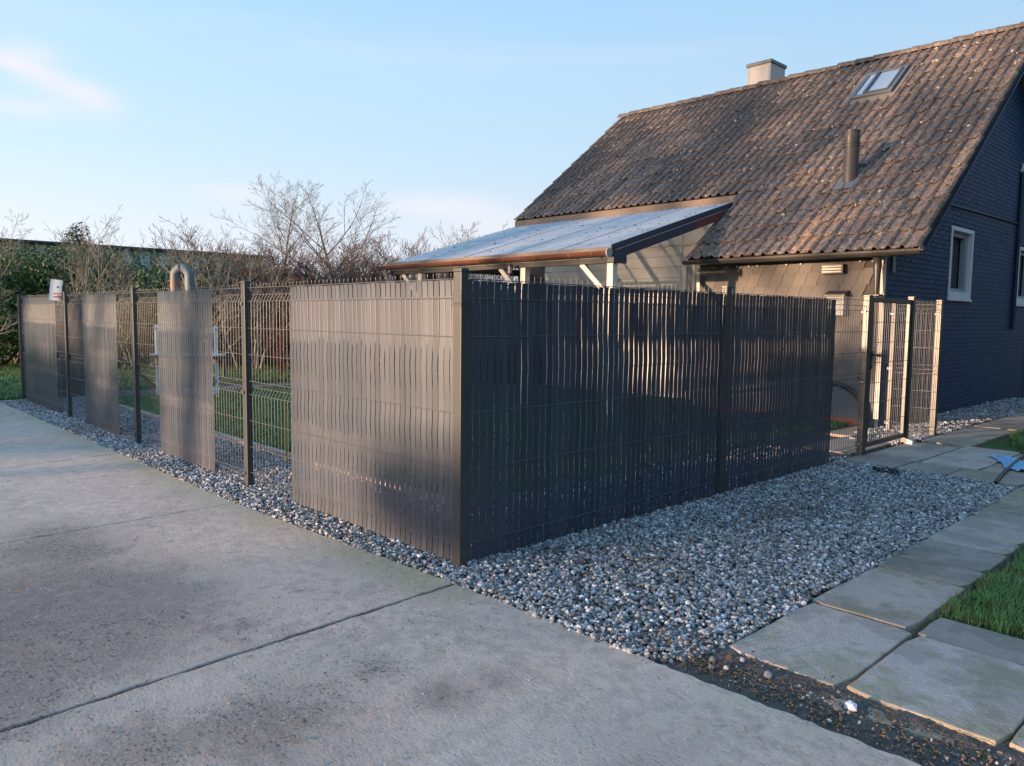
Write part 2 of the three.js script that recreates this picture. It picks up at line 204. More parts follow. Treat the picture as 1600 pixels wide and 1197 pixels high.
{ const r = rng(55); const slabs = [ // x0,x1,z0,z1,tone
  [0.155, 0.885, 1.50, 1.955, 0], [0.90, 1.655, 1.495, 1.935, 1], [1.667, 1.985, 1.49, 1.93, 2], [1.995, 2.42, 1.485, 1.925, 2], [2.43, 2.70, 1.487, 1.92, 1], [2.71, 3.235, 1.487, 1.92, 1], [3.247, 3.80, 1.482, 1.92, 2], [3.815, 4.44, 1.47, 1.92, 3],
  [0.16, 0.855, 1.975, 2.47, 0], [0.87, 1.15, 1.97, 2.45, 2], [0.17, 0.86, 2.48, 2.95, 1], [0.875, 1.4, 2.462, 2.96, 2], [-0.2, 0.15, 2.7, 3.2, 2],
  [4.66, 5.135, -0.01, 0.48, 2], [4.66, 5.13, 0.495, 0.9, 2], [4.64, 5.11, 0.915, 1.45, 2], [5.155, 6.36, 0.02, 0.505, 1], [5.15, 6.52, 0.525, 1.02, 0], [5.12, 5.7, 1.035, 1.5, 3], [4.47, 5.1, 1.47, 1.93, 2], [5.72, 6.6, 1.04, 1.5, 1],
  [6.54, 7.1, 0.06, 0.56, 3], [7.12, 8.3, 0.05, 0.55, 3], [8.32, 9.4, 0.07, 0.56, 2], [9.42, 10.6, 0.06, 0.56, 1], [10.62, 12.4, 0.06, 0.56, 2], [5.1, 6.2, -0.62, -0.08, 2], [6.22, 7.1, -0.9, -0.55, 3]];
  for (const [x0, x1, z0, z1, t] of slabs) { const c = 0.02; const pts = [...rough([x0 + c, z0], [x1 - c, z0], 7, 0.006, r), ...rough([x1, z0 + c * r()], [x1, z1 - c], 7, 0.006, r), ...rough([x1 - c * (1 + r()), z1], [x0 + c, z1], 7, 0.006, r), ...rough([x0, z1 - c], [x0, z0 + c * r()], 7, 0.006, r)];
    const big = x0 === 0.16 && z0 === 1.975; if (big) { pts.splice(14, 1); pts[14] = [x1 - 0.075, z1 - 0.004]; pts[13] = [x1 - 0.015, z1 - 0.07]; }
    const ou = r(), ov = r(), g = slabShape(pts.reverse(), 0, 0.05, 0.005, (x, z, y) => [x / 1.3 + ou + y * 0.3, z / 1.3 + ov + y * 0.3]); const cx = (x0 + x1) / 2, cz = (z0 + z1) / 2; g.translate(-cx, 0, -cz);
    const m = part('paving_slab', g, paveMats[t], path); m.position.set(cx, 0.002 + 0.008 * r(), cz); m.rotation.set((r() - 0.5) * 0.008, 0, (r() - 0.5) * 0.008); }
  // broken mortar bed between driveway and slabs
  const mort = (pts, t) => part('mortar_patch', slabShape(pts.reverse(), -0.009, 0.03, 0.004, (x, z, y) => [x / 1.3 + y, z / 1.3 + y]), paveMats[t], path);
  mort([...rough([0.08, 1.72], [0.12, 1.84], 5, 0.02, r), ...rough([0.12, 1.84], [0.1, 1.97], 5, 0.02, r), ...rough([0.1, 1.97], [0.055, 1.9], 4, 0.02, r), ...rough([0.055, 1.9], [0.08, 1.72], 5, 0.02, r)], 3);
  mort([...rough([0.04, 1.95], [0.13, 2.0], 5, 0.02, r), ...rough([0.13, 2.0], [0.1, 2.42], 8, 0.02, r), ...rough([0.1, 2.42], [0.05, 2.25], 6, 0.03, r), ...rough([0.05, 2.25], [0.04, 1.95], 6, 0.03, r)], 3); }
// soil strip beside the slabs, uneven
{ const g = new THREE.PlaneGeometry(0.5, 2.2, 40, 150); g.rotateX(-Math.PI / 2); g.translate(-0.02, 0, 2.3); const p = g.attributes.position; for (let i = 0; i < p.count; i++) p.setY(i, -0.016 + 0.011 * sstep(-0.02, 0.13, p.getX(i)) + 0.02 * (fineB(p.getX(i) / 2, p.getZ(i) / 2) - 0.5) + 0.016 * (fineA(p.getX(i), p.getZ(i)) - 0.5)); g.computeVertexNormals(); uvm(g, 0.7); structure('soil_strip', g, soilMat, 'dark soil strip between driveway and paving slabs'); }
// garden edging kerbs
const kerb = new THREE.Group(); kerb.name = 'kerb'; kerb.userData = { kind: 'structure', label: 'pale concrete edging around the garden lawn' }; scene.add(kerb);
for (let k = 0; k < 9; k++) { const z = -0.95 - k * 1.0; part('edging_stone', box(0.76, 0.84, -0.05, 0.035, z - 0.99, z, 0.008), paveMats[0], kerb); }
for (let k = 0; k < 6; k++) part('edging_stone', box(1.9 + k, 2.89 + k, -0.05, 0.05, -9.85, -9.77, 0.008), paveMats[0], kerb);

// ------------------------------------------------------------------ lawns: grass blades
structure('lawn', joinAll([sheet(0.84, 8.3, -9.77, -1.0, -0.018, 1.5), sheet(0.3, 26, -27, -10.9, -0.02, 1.5), sheet(-6, 0.3, -27, -10.2, -0.02, 1.5), sheet(1.16, 4.4, 1.945, 6, -0.02, 1.5), sheet(6.65, 13, 0.58, 3, -0.02, 1.5)]), grassMat, 'lawn of short green grass');
structure('planting_bed', sheet(0.3, 9, -10.9, -9.85, -0.01, 0.7), soilMat, 'bare planting bed behind the lawn edging');
function tuft(seed, n, h, w, lean) { const r = rng(seed), b = new MB(); for (let k = 0; k < n; k++) { const a = r() * 6.283, x = (r() - 0.5) * h * 0.7, z = (r() - 0.5) * h * 0.7, l = h * (0.5 + 0.6 * r()), d = lean * (0.3 + r()), dx = Math.cos(a), dz = Math.sin(a), px = -dz * w / 2, pz = dx * w / 2;
    const m1 = V(x + dx * d * 0.3 * l, l * 0.55, z + dz * d * 0.3 * l), tip = V(x + dx * d * l, l, z + dz * d * l), nn = V(-dx * 0.4, 0.8, -dz * 0.4).normalize();
    b.tri(V(x - px, 0, z - pz), V(x + px, 0, z + pz), V(m1.x + px * 0.8, m1.y, m1.z + pz * 0.8), nn); b.tri(V(x - px, 0, z - pz), V(m1.x + px * 0.8, m1.y, m1.z + pz * 0.8), V(m1.x - px * 0.8, m1.y, m1.z - pz * 0.8), nn); b.tri(V(m1.x - px * 0.8, m1.y, m1.z - pz * 0.8), V(m1.x + px * 0.8, m1.y, m1.z + pz * 0.8), tip, nn); } return b.geo(); }
const bladeMat = phys([1, 1, 1], 0.75, { side: THREE.DoubleSide, transmission: 0.25, thickness: 0 });
function grassField(name, label, areas, seed) { const r = rng(seed), g = [tuft(seed + 1, 9, areas[0].h, areas[0].w, 0.5), tuft(seed + 2, 8, areas[0].h * 1.15, areas[0].w, 0.8)], list = [[], []];
  for (const A of areas) { const n = Math.round((A.x1 - A.x0) * (A.z1 - A.z0) * A.per); for (let i = 0; i < n; i++) { const x = lerp(A.x0, A.x1, r()), z = lerp(A.z0, A.z1, r()); if (A.test && !A.test(x, z, r)) continue; list[r() < 0.5 ? 0 : 1].push([x, A.y ?? -0.02, z, (A.s ?? 1) * (0.65 + 0.7 * r())]); } }
  const grp = new THREE.Group(); grp.name = numbered(name); tag(grp, label, 'grass', null, 'stuff'); scene.add(grp); const c = new THREE.Color(), m4 = new THREE.Matrix4(), q = new THREE.Quaternion(), up = V(0, 1, 0);
  g.forEach((geo, k) => { const im = new THREE.InstancedMesh(geo, bladeMat, list[k].length); im.name = 'blades'; im.userData.kind = 'stuff'; list[k].forEach(([x, y, z, s], i) => { im.setMatrixAt(i, m4.compose(V(x, y, z), q.setFromAxisAngle(up, r() * 6.28), V(s, s, s))); const t = 0.7 + 0.6 * r(), dry = r() < 0.16 ? 1 : 0; im.setColorAt(i, c.setRGB((0.115 + 0.12 * dry) * t, (0.235 + 0.0 * dry) * t, (0.042 + 0.04 * dry) * t)); }); grp.add(im); }); return grp; }
grassField('grass_patch', 'ragged tuft of longer grass beside the paving slabs', [{ x0: 1.18, x1: 4.4, z0: 1.945, z1: 3.4, per: 2600, h: 0.055, w: 0.004, test: (x, z, r) => z > 1.955 + 0.03 * Math.sin(x * 9) + 0.09 * r() ** 2 && x > 1.2 + 0.05 * Math.sin(z * 11) + 0.1 * r() ** 2 && fineA(x / 3, z / 3) + 0.25 * r() > 0.42 }, { x0: 0.84, x1: 1.2, z0: 1.945, z1: 1.975, per: 1500, h: 0.05, w: 0.004, s: 0.6 }, { x0: 0.55, x1: 0.86, z0: 1.955, z1: 1.975, per: 700, h: 0.05, w: 0.004, s: 0.5 }, { x0: 6.7, x1: 10, z0: 0.62, z1: 1.8, per: 1500, h: 0.05, w: 0.004, s: 1.2, test: (x, z) => z > 0.66 + 0.05 * Math.sin(x * 7) + Math.max(0, 7.4 - x) * 0.5 }, { x0: 0.135, x1: 0.155, z0: 1.6, z1: 1.85, per: 1500, h: 0.05, w: 0.003, s: 0.4 }], 401);
grassField('lawn_grass', 'short mown grass of the garden lawn behind the wire fence', [{ x0: 0.86, x1: 7.5, z0: -9.75, z1: -1.0, per: 620, h: 0.06, w: 0.009 }, { x0: 0.5, x1: 14, z0: -19, z1: -10.9, per: 170, h: 0.07, w: 0.012, s: 1.3 }, { x0: -4, x1: 0.5, z0: -20, z1: -10.3, per: 260, h: 0.07, w: 0.012, s: 1.2 }], 431);

// ------------------------------------------------------------------ fence
const TOPW = 1.508, WIRES = [0, 0.1, 0.3, 0.5, 0.7, 0.8, 1.0, 1.2, 1.4, 1.5].map((d) => TOPW - d), APEX = [0.05, 0.75, 1.45].map((d) => TOPW - d), FOLD = 0.03;
const WIRE_FRONT = [1, 1, 1, 0, 1, 0, 1, 0, 1, 0];
function wireV(b, x, r = 0.0022) { const ys = [TOPW + 0.03, TOPW, APEX[0], WIRES[1], WIRES[4], APEX[1], WIRES[5], WIRES[8], APEX[2], WIRES[9]]; const zs = [0, 0, FOLD, 0, 0, FOLD, 0, 0, FOLD, 0]; b.tube(ys.map((y, k) => V(x, y, 0.004 + zs[k])), ys.map(() => r), 4); }
const slatGeo = [];
{ const r = rng(909); for (let k = 0; k < 12; k++) { // one strip of stiff plastic woven past the wires, slightly bowed
    const pos = [], nrm = [], idx = [], rows = [[TOPW - 0.006, 0.003], [TOPW - 0.045, 0.006], [WIRES[1], 0.006], [WIRES[2], 0.0045], [WIRES[3], -0.0038], [WIRES[4], 0.0045], [WIRES[5], -0.0038], [WIRES[6], 0.0045], [WIRES[7], -0.0038], [WIRES[8], 0.0045], [0.0, -0.002]]; const fine = [];
    const ph = r() * 6, am = 0.0007 * r(), w0 = 0.0219 + 0.0009 * r();
    const cr = new THREE.CatmullRomCurve3(rows.map(([y, z]) => V(0, y, z)), false, 'centripetal'); const N = 13;
    for (let s = 0; s <= N; s++) { const p = cr.getPoint(s / N), w = w0 - 0.0008 * (0.5 + 0.5 * Math.sin(p.y * 5 + ph)) * (k % 3), off = am * Math.sin(p.y * 3.3 + ph) + 0.0004 * Math.sin(p.y * 9 + 2 * ph); fine.push([p.y, p.z, w, off]); }
    const tw = (r() - 0.5) * 0.05;
    for (const face of [1, -1]) { const base = pos.length / 3; fine.forEach(([y, z, w, o], s) => { const tws = tw * Math.sin(y * 2.2 + ph); for (const e of [-1, 1]) { pos.push(o + e * w, y, z + e * w * tws + face * 0.0006); const n = V(-tws, 0, face).normalize(); if (face < 0) n.set(tws, 0, -1).normalize(); const f2 = fine[Math.min(N, s + 1)], f0 = fine[Math.max(0, s - 1)]; const dz = (f2[1] - f0[1]) / (f2[0] - f0[0]); n.y = -dz * face; n.normalize(); nrm.push(n.x, n.y, n.z); } });
      for (let s = 0; s < N; s++) { const a = base + 2 * s; if (face > 0) idx.push(a, a + 2, a + 1, a + 1, a + 2, a + 3); else idx.push(a, a + 1, a + 2, a + 1, a + 3, a + 2); } }
    const g = new THREE.BufferGeometry(); g.setAttribute('position', new THREE.Float32BufferAttribute(pos, 3)); g.setAttribute('normal', new THREE.Float32BufferAttribute(nrm, 3)); g.setIndex(idx); slatGeo.push(g); } }
function fencePanel(label, L, origin, turn, slatRanges = [], seed = 1, group = 'welded wire fence panels', pitch = 0.05) {
  const t = thing('wire_fence', label, 'fence', origin, turn, group), r = rng(seed); const n = Math.round(L / pitch), dx = L / n;
  const bv = new MB(); for (let k = 0; k <= n; k++) wireV(bv, k * dx); part('vertical_wires', bv.geo(), M.wire, t);
  [...WIRES, ...APEX].forEach((y, k) => { const z = k < WIRES.length ? 0 : FOLD; part('horizontal_wire', new MB().tube([V(-0.012, y, z), V(L + 0.012, y, z)], [0.0027, 0.0027], 5).geo(), M.wire, t); });
  for (let k = 0; k < n; k++) { const x = (k + 0.5) * dx; if (!slatRanges.some(([a, b]) => x > a && x < b)) continue; const m = part('slat', slatGeo[Math.floor(r() * 12)], M.slats[Math.floor(r() * 4)], t); m.position.set(x + (r() - 0.5) * 0.0028, (r() - 0.5) * 0.006, 0); m.rotation.z = (r() - 0.5) * 0.0022; }
  return t; }
const HP = 1.555, SP = 2.54;
function fencePost(label, x, z, w, d, o = {}) { const t = thing('fence_post', label, 'fence post', [x, 0, z], 0, o.group ?? 'grey steel fence posts'); const h = o.h ?? HP;
  part('tube', box(-w / 2, w / 2, -0.05, h - 0.012, -d / 2, d / 2, 0.004), M.post, t); part('cap', box(-w / 2 - 0.003, w / 2 + 0.003, h - 0.014, h + 0.006, -d / 2 - 0.003, d / 2 + 0.003, 0.005), M.post, t);
  for (const y of o.clips ?? [1.39, 0.72, 0.1]) { const dir = o.dir ?? 'z'; const g = dir === 'z' ? box(-w / 2 - 0.006, -w / 2 + 0.002, y - 0.016, y + 0.016, -d / 2 - 0.012, d / 2 - 0.03, 0.002) : box(-w / 2 - 0.012, w / 2 + 0.012, y - 0.016, y + 0.016, d / 2 - 0.002, d / 2 + 0.006, 0.002);
    const c = part('clip', g, M.post, t); const bolt = new THREE.CylinderGeometry(0.006, 0.006, 0.01, 8); if (dir === 'z') { bolt.rotateZ(Math.PI / 2); bolt.translate(-w / 2 - 0.01, y, 0); } else { bolt.rotateX(Math.PI / 2); bolt.translate(0, y, d / 2 + 0.01); } part('bolt', bolt, M.steel, c); }
  return t; }
const PA = [['corner fence post where the two slatted fence runs meet', 0.048], ['fence post between the wide slatted panel and the first gap on the driveway side', 0.046], ['third fence post from the corner along the driveway', 0.046], ['fourth fence post from the corner, beside the paper notice', 0.046], ['last fence post along the driveway, at the lawn end', 0.046]];
PA.forEach(([l, w], k) => { const p = fencePost(l, 0, -SP * k, w, k ? 0.062 : 0.066, { clips: k ? undefined : [] }); if (!k) { for (const y of [1.375]) part('collar', joinAll([box(-0.028, 0.06, y - 0.004, y + 0.004, -0.037, 0.037, 0.001), box(-0.027, 0.027, y + 0.006, y + 0.07, -0.036, 0.036, 0.002)]), M.post, p); } });
// left run: local x runs away from the corner, local +z points into the garden
const NL = (t) => t; const gapP = 0.035, LA = SP - 2 * gapP;
fencePanel('corner panel on the driveway side, mostly filled with pale-lit grey slats', LA, [0, 0, -gapP], Math.PI / 2, [[0, 1.872 - gapP]], 11);
fencePanel('driveway panel second from the corner, slats only across its middle', LA, [0, 0, -SP - gapP], Math.PI / 2, [[3.163 - SP - gapP, 4.449 - SP - gapP]], 12);
fencePanel('driveway panel third from the corner, with one narrow band of slats', LA, [0, 0, -2 * SP - gapP], Math.PI / 2, [[5.692 - 2 * SP - gapP, 6.935 - 2 * SP - gapP]], 13);
fencePanel('farthest driveway panel, slats over its lawn end and a paper notice on top', LA, [0, 0, -3 * SP - gapP], Math.PI / 2, [[8.16 - 3 * SP - gapP, 9.98 - 3 * SP - gapP]], 14);
// right run: built from its far end so that local +z points into the garden
fencePanel('dark slatted panel facing the gravel, next to the corner post', LA, [SP - gapP, 0, 0], Math.PI, [[0, LA]], 15);
fencePanel('dark slatted panel facing the gravel, next to the gate', LA, [2 * SP - gapP, 0, 0], Math.PI, [[2 * SP - gapP - 4.41, LA]], 16);
fencePost('fence post between the two dark slatted panels', SP, 0, 0.062, 0.044, { dir: 'x', clips: [] });
const gp1 = fencePost('gate post at the end of the dark slatted fence', 2 * SP, 0.0, 0.08, 0.06, { dir: 'z', clips: [1.4, 0.72, 0.12], group: 'gate posts' });
fencePost('gate post on the latch side with a pale block at its foot', 6.21, 0.0, 0.06, 0.06, { dir: 'z', clips: [1.34, 0.5], group: 'gate posts', h: 1.57 });
fencePost('sunlit fence post standing in front of the blue gable wall', 7.07, 0.0, 0.06, 0.06, { dir: 'z', clips: [1.4] , group: 'gate posts' });
fencePost('fence post close against the house corner and downpipe', 7.06, -0.49, 0.06, 0.05, { dir: 'z', clips: [1.4, 0.75, 0.1], group: 'gate posts' });
fencePanel('narrow wire panel beside the gate, in line with the slatted fence', 0.79, [7.035, 0, 0], Math.PI, [], 17);
fencePanel('narrow wire return panel running from the end post to the house corner', 0.42, [7.07, 0, -0.035], Math.PI / 2, [], 18);
{ const t = thing('gate', 'narrow dark steel garden gate with upright bars and a lever handle', 'gate', [0, 0, 0]); const x0 = 5.135, x1 = 6.165, y0 = 0.07, y1 = 1.54;
  part('frame_rail', box(x0, x1, y1 - 0.045, y1, -0.02, 0.02, 0.003), M.post, t); part('frame_rail', box(x0, x1, y0, y0 + 0.045, -0.02, 0.02, 0.003), M.post, t);
  part('frame_stile', box(x0, x0 + 0.04, y0 + 0.045, y1 - 0.045, -0.02, 0.02, 0.003), M.post, t); part('frame_stile', box(x1 - 0.04, x1, y0 + 0.045, y1 - 0.045, -0.02, 0.02, 0.003), M.post, t);
  for (let k = 0; k < 18; k++) { const x = x0 + 0.09 + k * 0.05; part('bar', new MB().tube([V(x, y0 + 0.04, 0), V(x, y1 - 0.04, 0)], [0.003, 0.003], 5).geo(), M.wire, t); }
  for (const y of [0.3, 0.5, 0.7, 0.9, 1.1, 1.3]) part('cross_wire', new MB().tube([V(x0 + 0.03, y, 0.004), V(x1 - 0.03, y, 0.004)], [0.003, 0.003], 5).geo(), M.wire, t);
  const lb = part('lock_box', box(x0 + 0.005, x0 + 0.065, 0.84, 1.02, -0.024, 0.024, 0.004), M.black, t); part('handle', joinAll([beam([x0 + 0.035, 0.98, 0.02], [x0 + 0.035, 0.98, 0.06], 0.014, 0.014), beam([x0 + 0.03, 0.98, 0.06], [x0 + 0.15, 0.98, 0.06], 0.016, 0.016)]), M.black, lb);
  part('cylinder', new THREE.CylinderGeometry(0.012, 0.012, 0.06, 10).rotateX(Math.PI / 2).translate(x0 + 0.035, 0.9, 0), M.steel, lb);
  for (const y of [0.3, 1.35]) part('hinge', box(x1 - 0.005, x1 + 0.02, y - 0.04, y + 0.04, -0.03, 0.03, 0.004), M.black, t); }
tag(part('wood_block', box(6.16, 6.24, 0.0, 0.06, 0.035, 0.1, 0.006), M.cream), 'small pale block at the foot of the latch-side gate post', 'block');
// far end run across the garden
fencePanel('end panel across the plot at the lawn end, dark slats beside its corner', LA, [SP - gapP, 0, -4 * SP], Math.PI, [[SP - gapP - 0.86, LA]], 19);
fencePanel('bare wire panel across the far end of the garden', LA, [2 * SP - gapP, 0, -4 * SP], Math.PI, [], 20);
fencePost('fence post at the far end of the garden, first from the lawn corner', SP, -4 * SP, 0.06, 0.044, { dir: 'x', clips: [] });
fencePost('fence post at the far end of the garden, second from the lawn corner', 2 * SP, -4 * SP, 0.06, 0.044, { dir: 'x', clips: [] });
tag(part('brace_strut', beam([0.95, 0.92, -10.05], [1.92, 0.03, -10.02], 0.03, 0.03), M.post), 'slanting dark brace strut behind the far end of the wire fence', 'strut');

// ------------------------------------------------------------------ house
const HX = 7.25, GZ = -0.68, RX = 11.69, RY = 5.885, EX = 6.95, EY = 2.15, SL = (RY - EY) / (RX - EX), SLEN = Math.hypot(RX - EX, RY - EY), ZV = -0.2, ZL = -8.416, ZC = -3.36, TP = 0.158, TROWS = 17, TE = SLEN / TROWS, BX = 2 * RX - HX;
const sU = V(RX - EX, RY - EY, 0).normalize(), nU = V(-sU.y, sU.x, 0);
const roofAt = (s, z, up = 0) => V(EX + sU.x * s + nU.x * up, EY + sU.y * s + nU.y * up, z);
const house = thing('house', 'small house with mossy brown tiled roof and dark blue brick gable', 'house', [0, 0, 0]);
// gable: core wall and individual painted bricks
const brickMats = [0, 1, 2].map((k) => mat([0.009 + 0.003 * k, 0.041 + 0.006 * k, 0.108 + 0.014 * k], 0.62, { bumpMap: bumpFine, bumpScale: 0.003 }));
const jointMat = mat([0.012, 0.03, 0.075], 0.8);
const wins = [[9.473, 10.457, 1.645, 2.665], [12.92, 13.9, 1.625, 2.61]];
const roofY = (x) => (x < RX ? EY + SL * (x - EX) : RY - SL * (x - RX)) - 0.10;
{ const sh = new THREE.Shape([[HX, -0.05], [BX, -0.05], [BX, roofY(BX)], [RX, roofY(RX)], [HX, roofY(HX)]].map(([x, y]) => new THREE.Vector2(x, y)));
  for (const [a, b, c, d] of wins) sh.holes.push(new THREE.Path([[a, c], [a, d], [b, d], [b, c]].map(([x, y]) => new THREE.Vector2(x, y))));
  const g = new THREE.ExtrudeGeometry(sh, { depth: 0.25, bevelEnabled: false }); g.translate(0, 0, GZ - 0.25 - 0.006); const gw = part('gable_wall', uvm(g), jointMat, house); gw.userData.label = 'gable wall of bricks painted dark blue';
  const r = rng(61), ch = 0.0625, bl = 0.215, all = [];
  for (let c = 0; c * ch < RY; c++) { const y0 = c * ch + 0.004, y1 = y0 + ch - 0.009; for (let k = -1; k < 30; k++) { let x0 = HX + k * (bl + 0.009) + (c % 2 ? 0.112 : 0), x1 = x0 + bl; x0 = Math.max(x0, HX + 0.004); x1 = Math.min(x1, 13.6); if (x1 - x0 < 0.03) continue; const lim = Math.min(roofY(x0), roofY(x1)); if (y1 > lim) { continue; }
      let cut = false; for (const [a, b, cc, d] of wins) if (x1 > a && x0 < b && y1 > cc - 0.001 && y0 < d) { if (x0 < a - 0.03 && x1 > a) x1 = a; else if (x1 > b + 0.03 && x0 < b) x0 = b; else cut = true; } if (cut || x1 - x0 < 0.02) continue; all.push([x0, x1, y0, y1]); } }
  const cam = camera.position, dist = ([x0, x1, y0, y1]) => (x0 - cam.x) ** 2 + (GZ - cam.z) ** 2 + (y0 - 1.3) ** 2 * 1.2 + (y0 < 1.55 ? 60 : 0); all.sort((a, b) => dist(a) - dist(b));
  const full = [0, 1, 2].map((k) => { const g2 = new RoundedBoxGeometry(bl, ch - 0.009, 0.02, 1, 0.003); return uvm(g2, 0.6, k * 0.3, k * 0.17); });
  all.slice(0, 300).forEach(([x0, x1, y0, y1]) => { const k = Math.floor(r() * 3), m = part('brick', full[k], brickMats[Math.floor(r() * 3)], gw); m.position.set((x0 + x1) / 2, (y0 + y1) / 2, GZ - 0.0105 + 0.003 * r()); m.scale.x = (x1 - x0) / bl; m.rotation.y = (r() - 0.5) * 0.01; });
  const rest = [[], [], []]; all.slice(300).forEach(([x0, x1, y0, y1]) => rest[Math.floor(r() * 3)].push(box(x0, x1, y0, y1, GZ - 0.02, GZ - 0.0015 + 0.0025 * r()))); rest.forEach((l, k) => { stuffOf(part('brickwork', joinAll(l), brickMats[k], gw)); }); }
// gable windows
wins.forEach(([a, b, c, d], k) => { const w = part('window', box(a + 0.07, b - 0.07, c + 0.07, d - 0.07, GZ - 0.15, GZ - 0.13), M.glass, house); w.userData.label = k ? 'white framed window cut off by the right picture edge' : 'white framed gable window with dark glass';
  const fr = (x0, x1, y0, y1, z0, z1) => box(x0, x1, y0, y1, z0, z1, 0.004);
  part('frame', joinAll([fr(a + 0.002, a + 0.06, c + 0.002, d - 0.002, GZ - 0.1, GZ + 0.012), fr(b - 0.06, b - 0.002, c + 0.002, d - 0.002, GZ - 0.1, GZ + 0.012), fr(a + 0.06, b - 0.06, d - 0.06, d - 0.002, GZ - 0.1, GZ + 0.011), fr(a + 0.06, b - 0.06, c + 0.002, c + 0.1, GZ - 0.1, GZ + 0.011)]), M.white, w);
  part('sash', joinAll([fr(a + 0.06, a + 0.14, c + 0.1, d - 0.06, GZ - 0.12, GZ - 0.05), fr(b - 0.17, b - 0.06, c + 0.1, d - 0.06, GZ - 0.12, GZ - 0.05), fr(a + 0.14, b - 0.17, d - 0.13, d - 0.06, GZ - 0.12, GZ - 0.051), fr(a + 0.14, b - 0.17, c + 0.1, c + 0.15, GZ - 0.12, GZ - 0.051)]), mat([0.3, 0.33, 0.38], 0.5), w);
  part('sill', fr(a - 0.02, b + 0.02, c - 0.035, c, GZ - 0.02, GZ + 0.03), M.white, w); });
// conduit on the gable
part('conduit', new MB().tube([V(9.2, 2.93, GZ + 0.018), V(11, 2.95, GZ + 0.018), V(12.7, 2.97, GZ + 0.018)], [0.011, 0.011, 0.011], 6).geo(), M.navy, house);
part('conduit', new MB().tube([V(12.72, 1.2, GZ + 0.03), V(12.72, 3.85, GZ + 0.03)], [0.03, 0.03], 8).geo(), M.navy, house);
part('conduit_fitting', joinAll([box(12.68, 12.76, 3.82, 3.88, GZ + 0.0, GZ + 0.07, 0.01), box(12.7, 12.74, 3.88, 3.97, GZ + 0.01, GZ + 0.05, 0.01)]), M.white, house);
// walls of the low front part and main body
part('front_wall_core', box(HX, HX + 0.2, -0.05, 2.14, ZC + 0.05, GZ - 0.27), mat([0.12, 0.1, 0.09], 0.8), house);
{ const sh = new THREE.Shape([[HX, -0.05], [8.6, -0.05], [8.6, 3.2], [HX, EY + SL * (HX - EX) - 0.09]].map(([x, y]) => new THREE.Vector2(x, y))); const g = new THREE.ExtrudeGeometry(sh, { depth: 0.05, bevelEnabled: false }); g.translate(0, 0, ZC); part('return_wall', uvm(g), M.cream, house); }
part('corner_board', box(HX - 0.02, HX + 0.002, 0.1, 2.12, GZ - 0.055, GZ + 0.002, 0.003), M.cream, house);
part('plinth', box(HX - 0.02, HX - 0.0, -0.04, 0.56, ZC + 0.06, GZ - 0.06, 0.004), mat([0.12, 0.13, 0.145], 0.8, { bumpMap: bumpFine, bumpScale: 0.004 }), house);
part('terracotta_edging', box(HX - 0.06, HX - 0.022, -0.04, 0.08, ZC + 0.2, GZ - 0.15, 0.004), mat([0.32, 0.10, 0.045], 0.8), house);
part('end_wall', box(8.45, 14.9, -0.05, 3.0, ZL + 0.08, ZL + 0.25), M.cream, house);
{ const sh = new THREE.Shape([[8.45, 3.0], [14.9, 3.0], [RX, RY - 0.12]].map(([x, y]) => new THREE.Vector2(x, y))); const g = new THREE.ExtrudeGeometry(sh, { depth: 0.17, bevelEnabled: false }); g.translate(0, 0, ZL + 0.08); part('end_gable', uvm(g), M.cream, house); }
part('back_wall', box(BX - 0.2, BX, -0.05, 2.1, ZL + 0.25, GZ - 0.26), M.cream, house);
// slates with curved side edges on the front wall
{ const sw = part('slate_wall', box(HX - 0.008, HX - 0.0005, 0.56, 2.12, ZC + 0.06, GZ - 0.06), mat([0.06, 0.05, 0.045], 0.8), house); sw.userData.label = 'front wall hung with curved-edge grey-brown slates'; const r = rng(88), W = 0.168, Hh = 0.205, ex = 0.172;
  const ms = [0, 1, 2, 3].map((k) => mat([0.115 + 0.012 * k, 0.1 + 0.01 * k, 0.092 + 0.008 * k], 0.66, { bumpMap: bumpFine, bumpScale: 0.004 }));
  const S = (o) => { const L = [], N = 6; for (let k = 0; k <= N; k++) { const t = k / N; L.push([o + 0.03 * Math.sin((t - 0.5) * Math.PI) * 0.9, t * Hh]); } return L; };
  const sh = new THREE.Shape([...S(0), ...S(W - 0.0045).reverse()].map(([x, y]) => new THREE.Vector2(x, y))); const base = new THREE.ExtrudeGeometry(sh, { depth: 0.006, bevelEnabled: false }); const geos = [0, 1].map((k) => { const g = base.clone(); uvm(g, 0.5, 0.3 * k, 0.2 * k); return g; });
  // local x -> world +z, local z -> world -x (outwards)
  for (let row = 0; row < 9; row++) for (let k = 0; k < 16; k++) { const z0 = ZC + 0.09 + k * W + (row % 2) * W * 0.5; if (z0 + W + 0.02 > GZ - 0.06) continue; const y = 0.555 + row * ex; if (y + Hh * 0.8 > 2.14) continue; const m = part('slate', geos[Math.floor(r() * 2)], ms[Math.floor(r() * 4)], sw); m.position.set(HX - 0.019 - 0.002 * r(), y, z0); m.rotation.order = 'YXZ'; m.rotation.set(0, -Math.PI / 2, 0); m.rotateX(-0.035 + 0.006 * (r() - 0.5)); }
  // pale hooks under the gutter
  for (const z of [-3.05, -2.86, -2.68, -2.5, -2.37, -1.95, -1.75, -0.98, -0.83]) part('hook', new THREE.SphereGeometry(0.016, 8, 6).scale(0.8, 0.7, 1).translate(HX - 0.04, 2.045, z), M.white, sw); 
  part('top_batten', box(HX - 0.035, HX - 0.0, 2.085, 2.125, ZC + 0.05, GZ - 0.02, 0.003), mat([0.2, 0.17, 0.14], 0.8), house); }
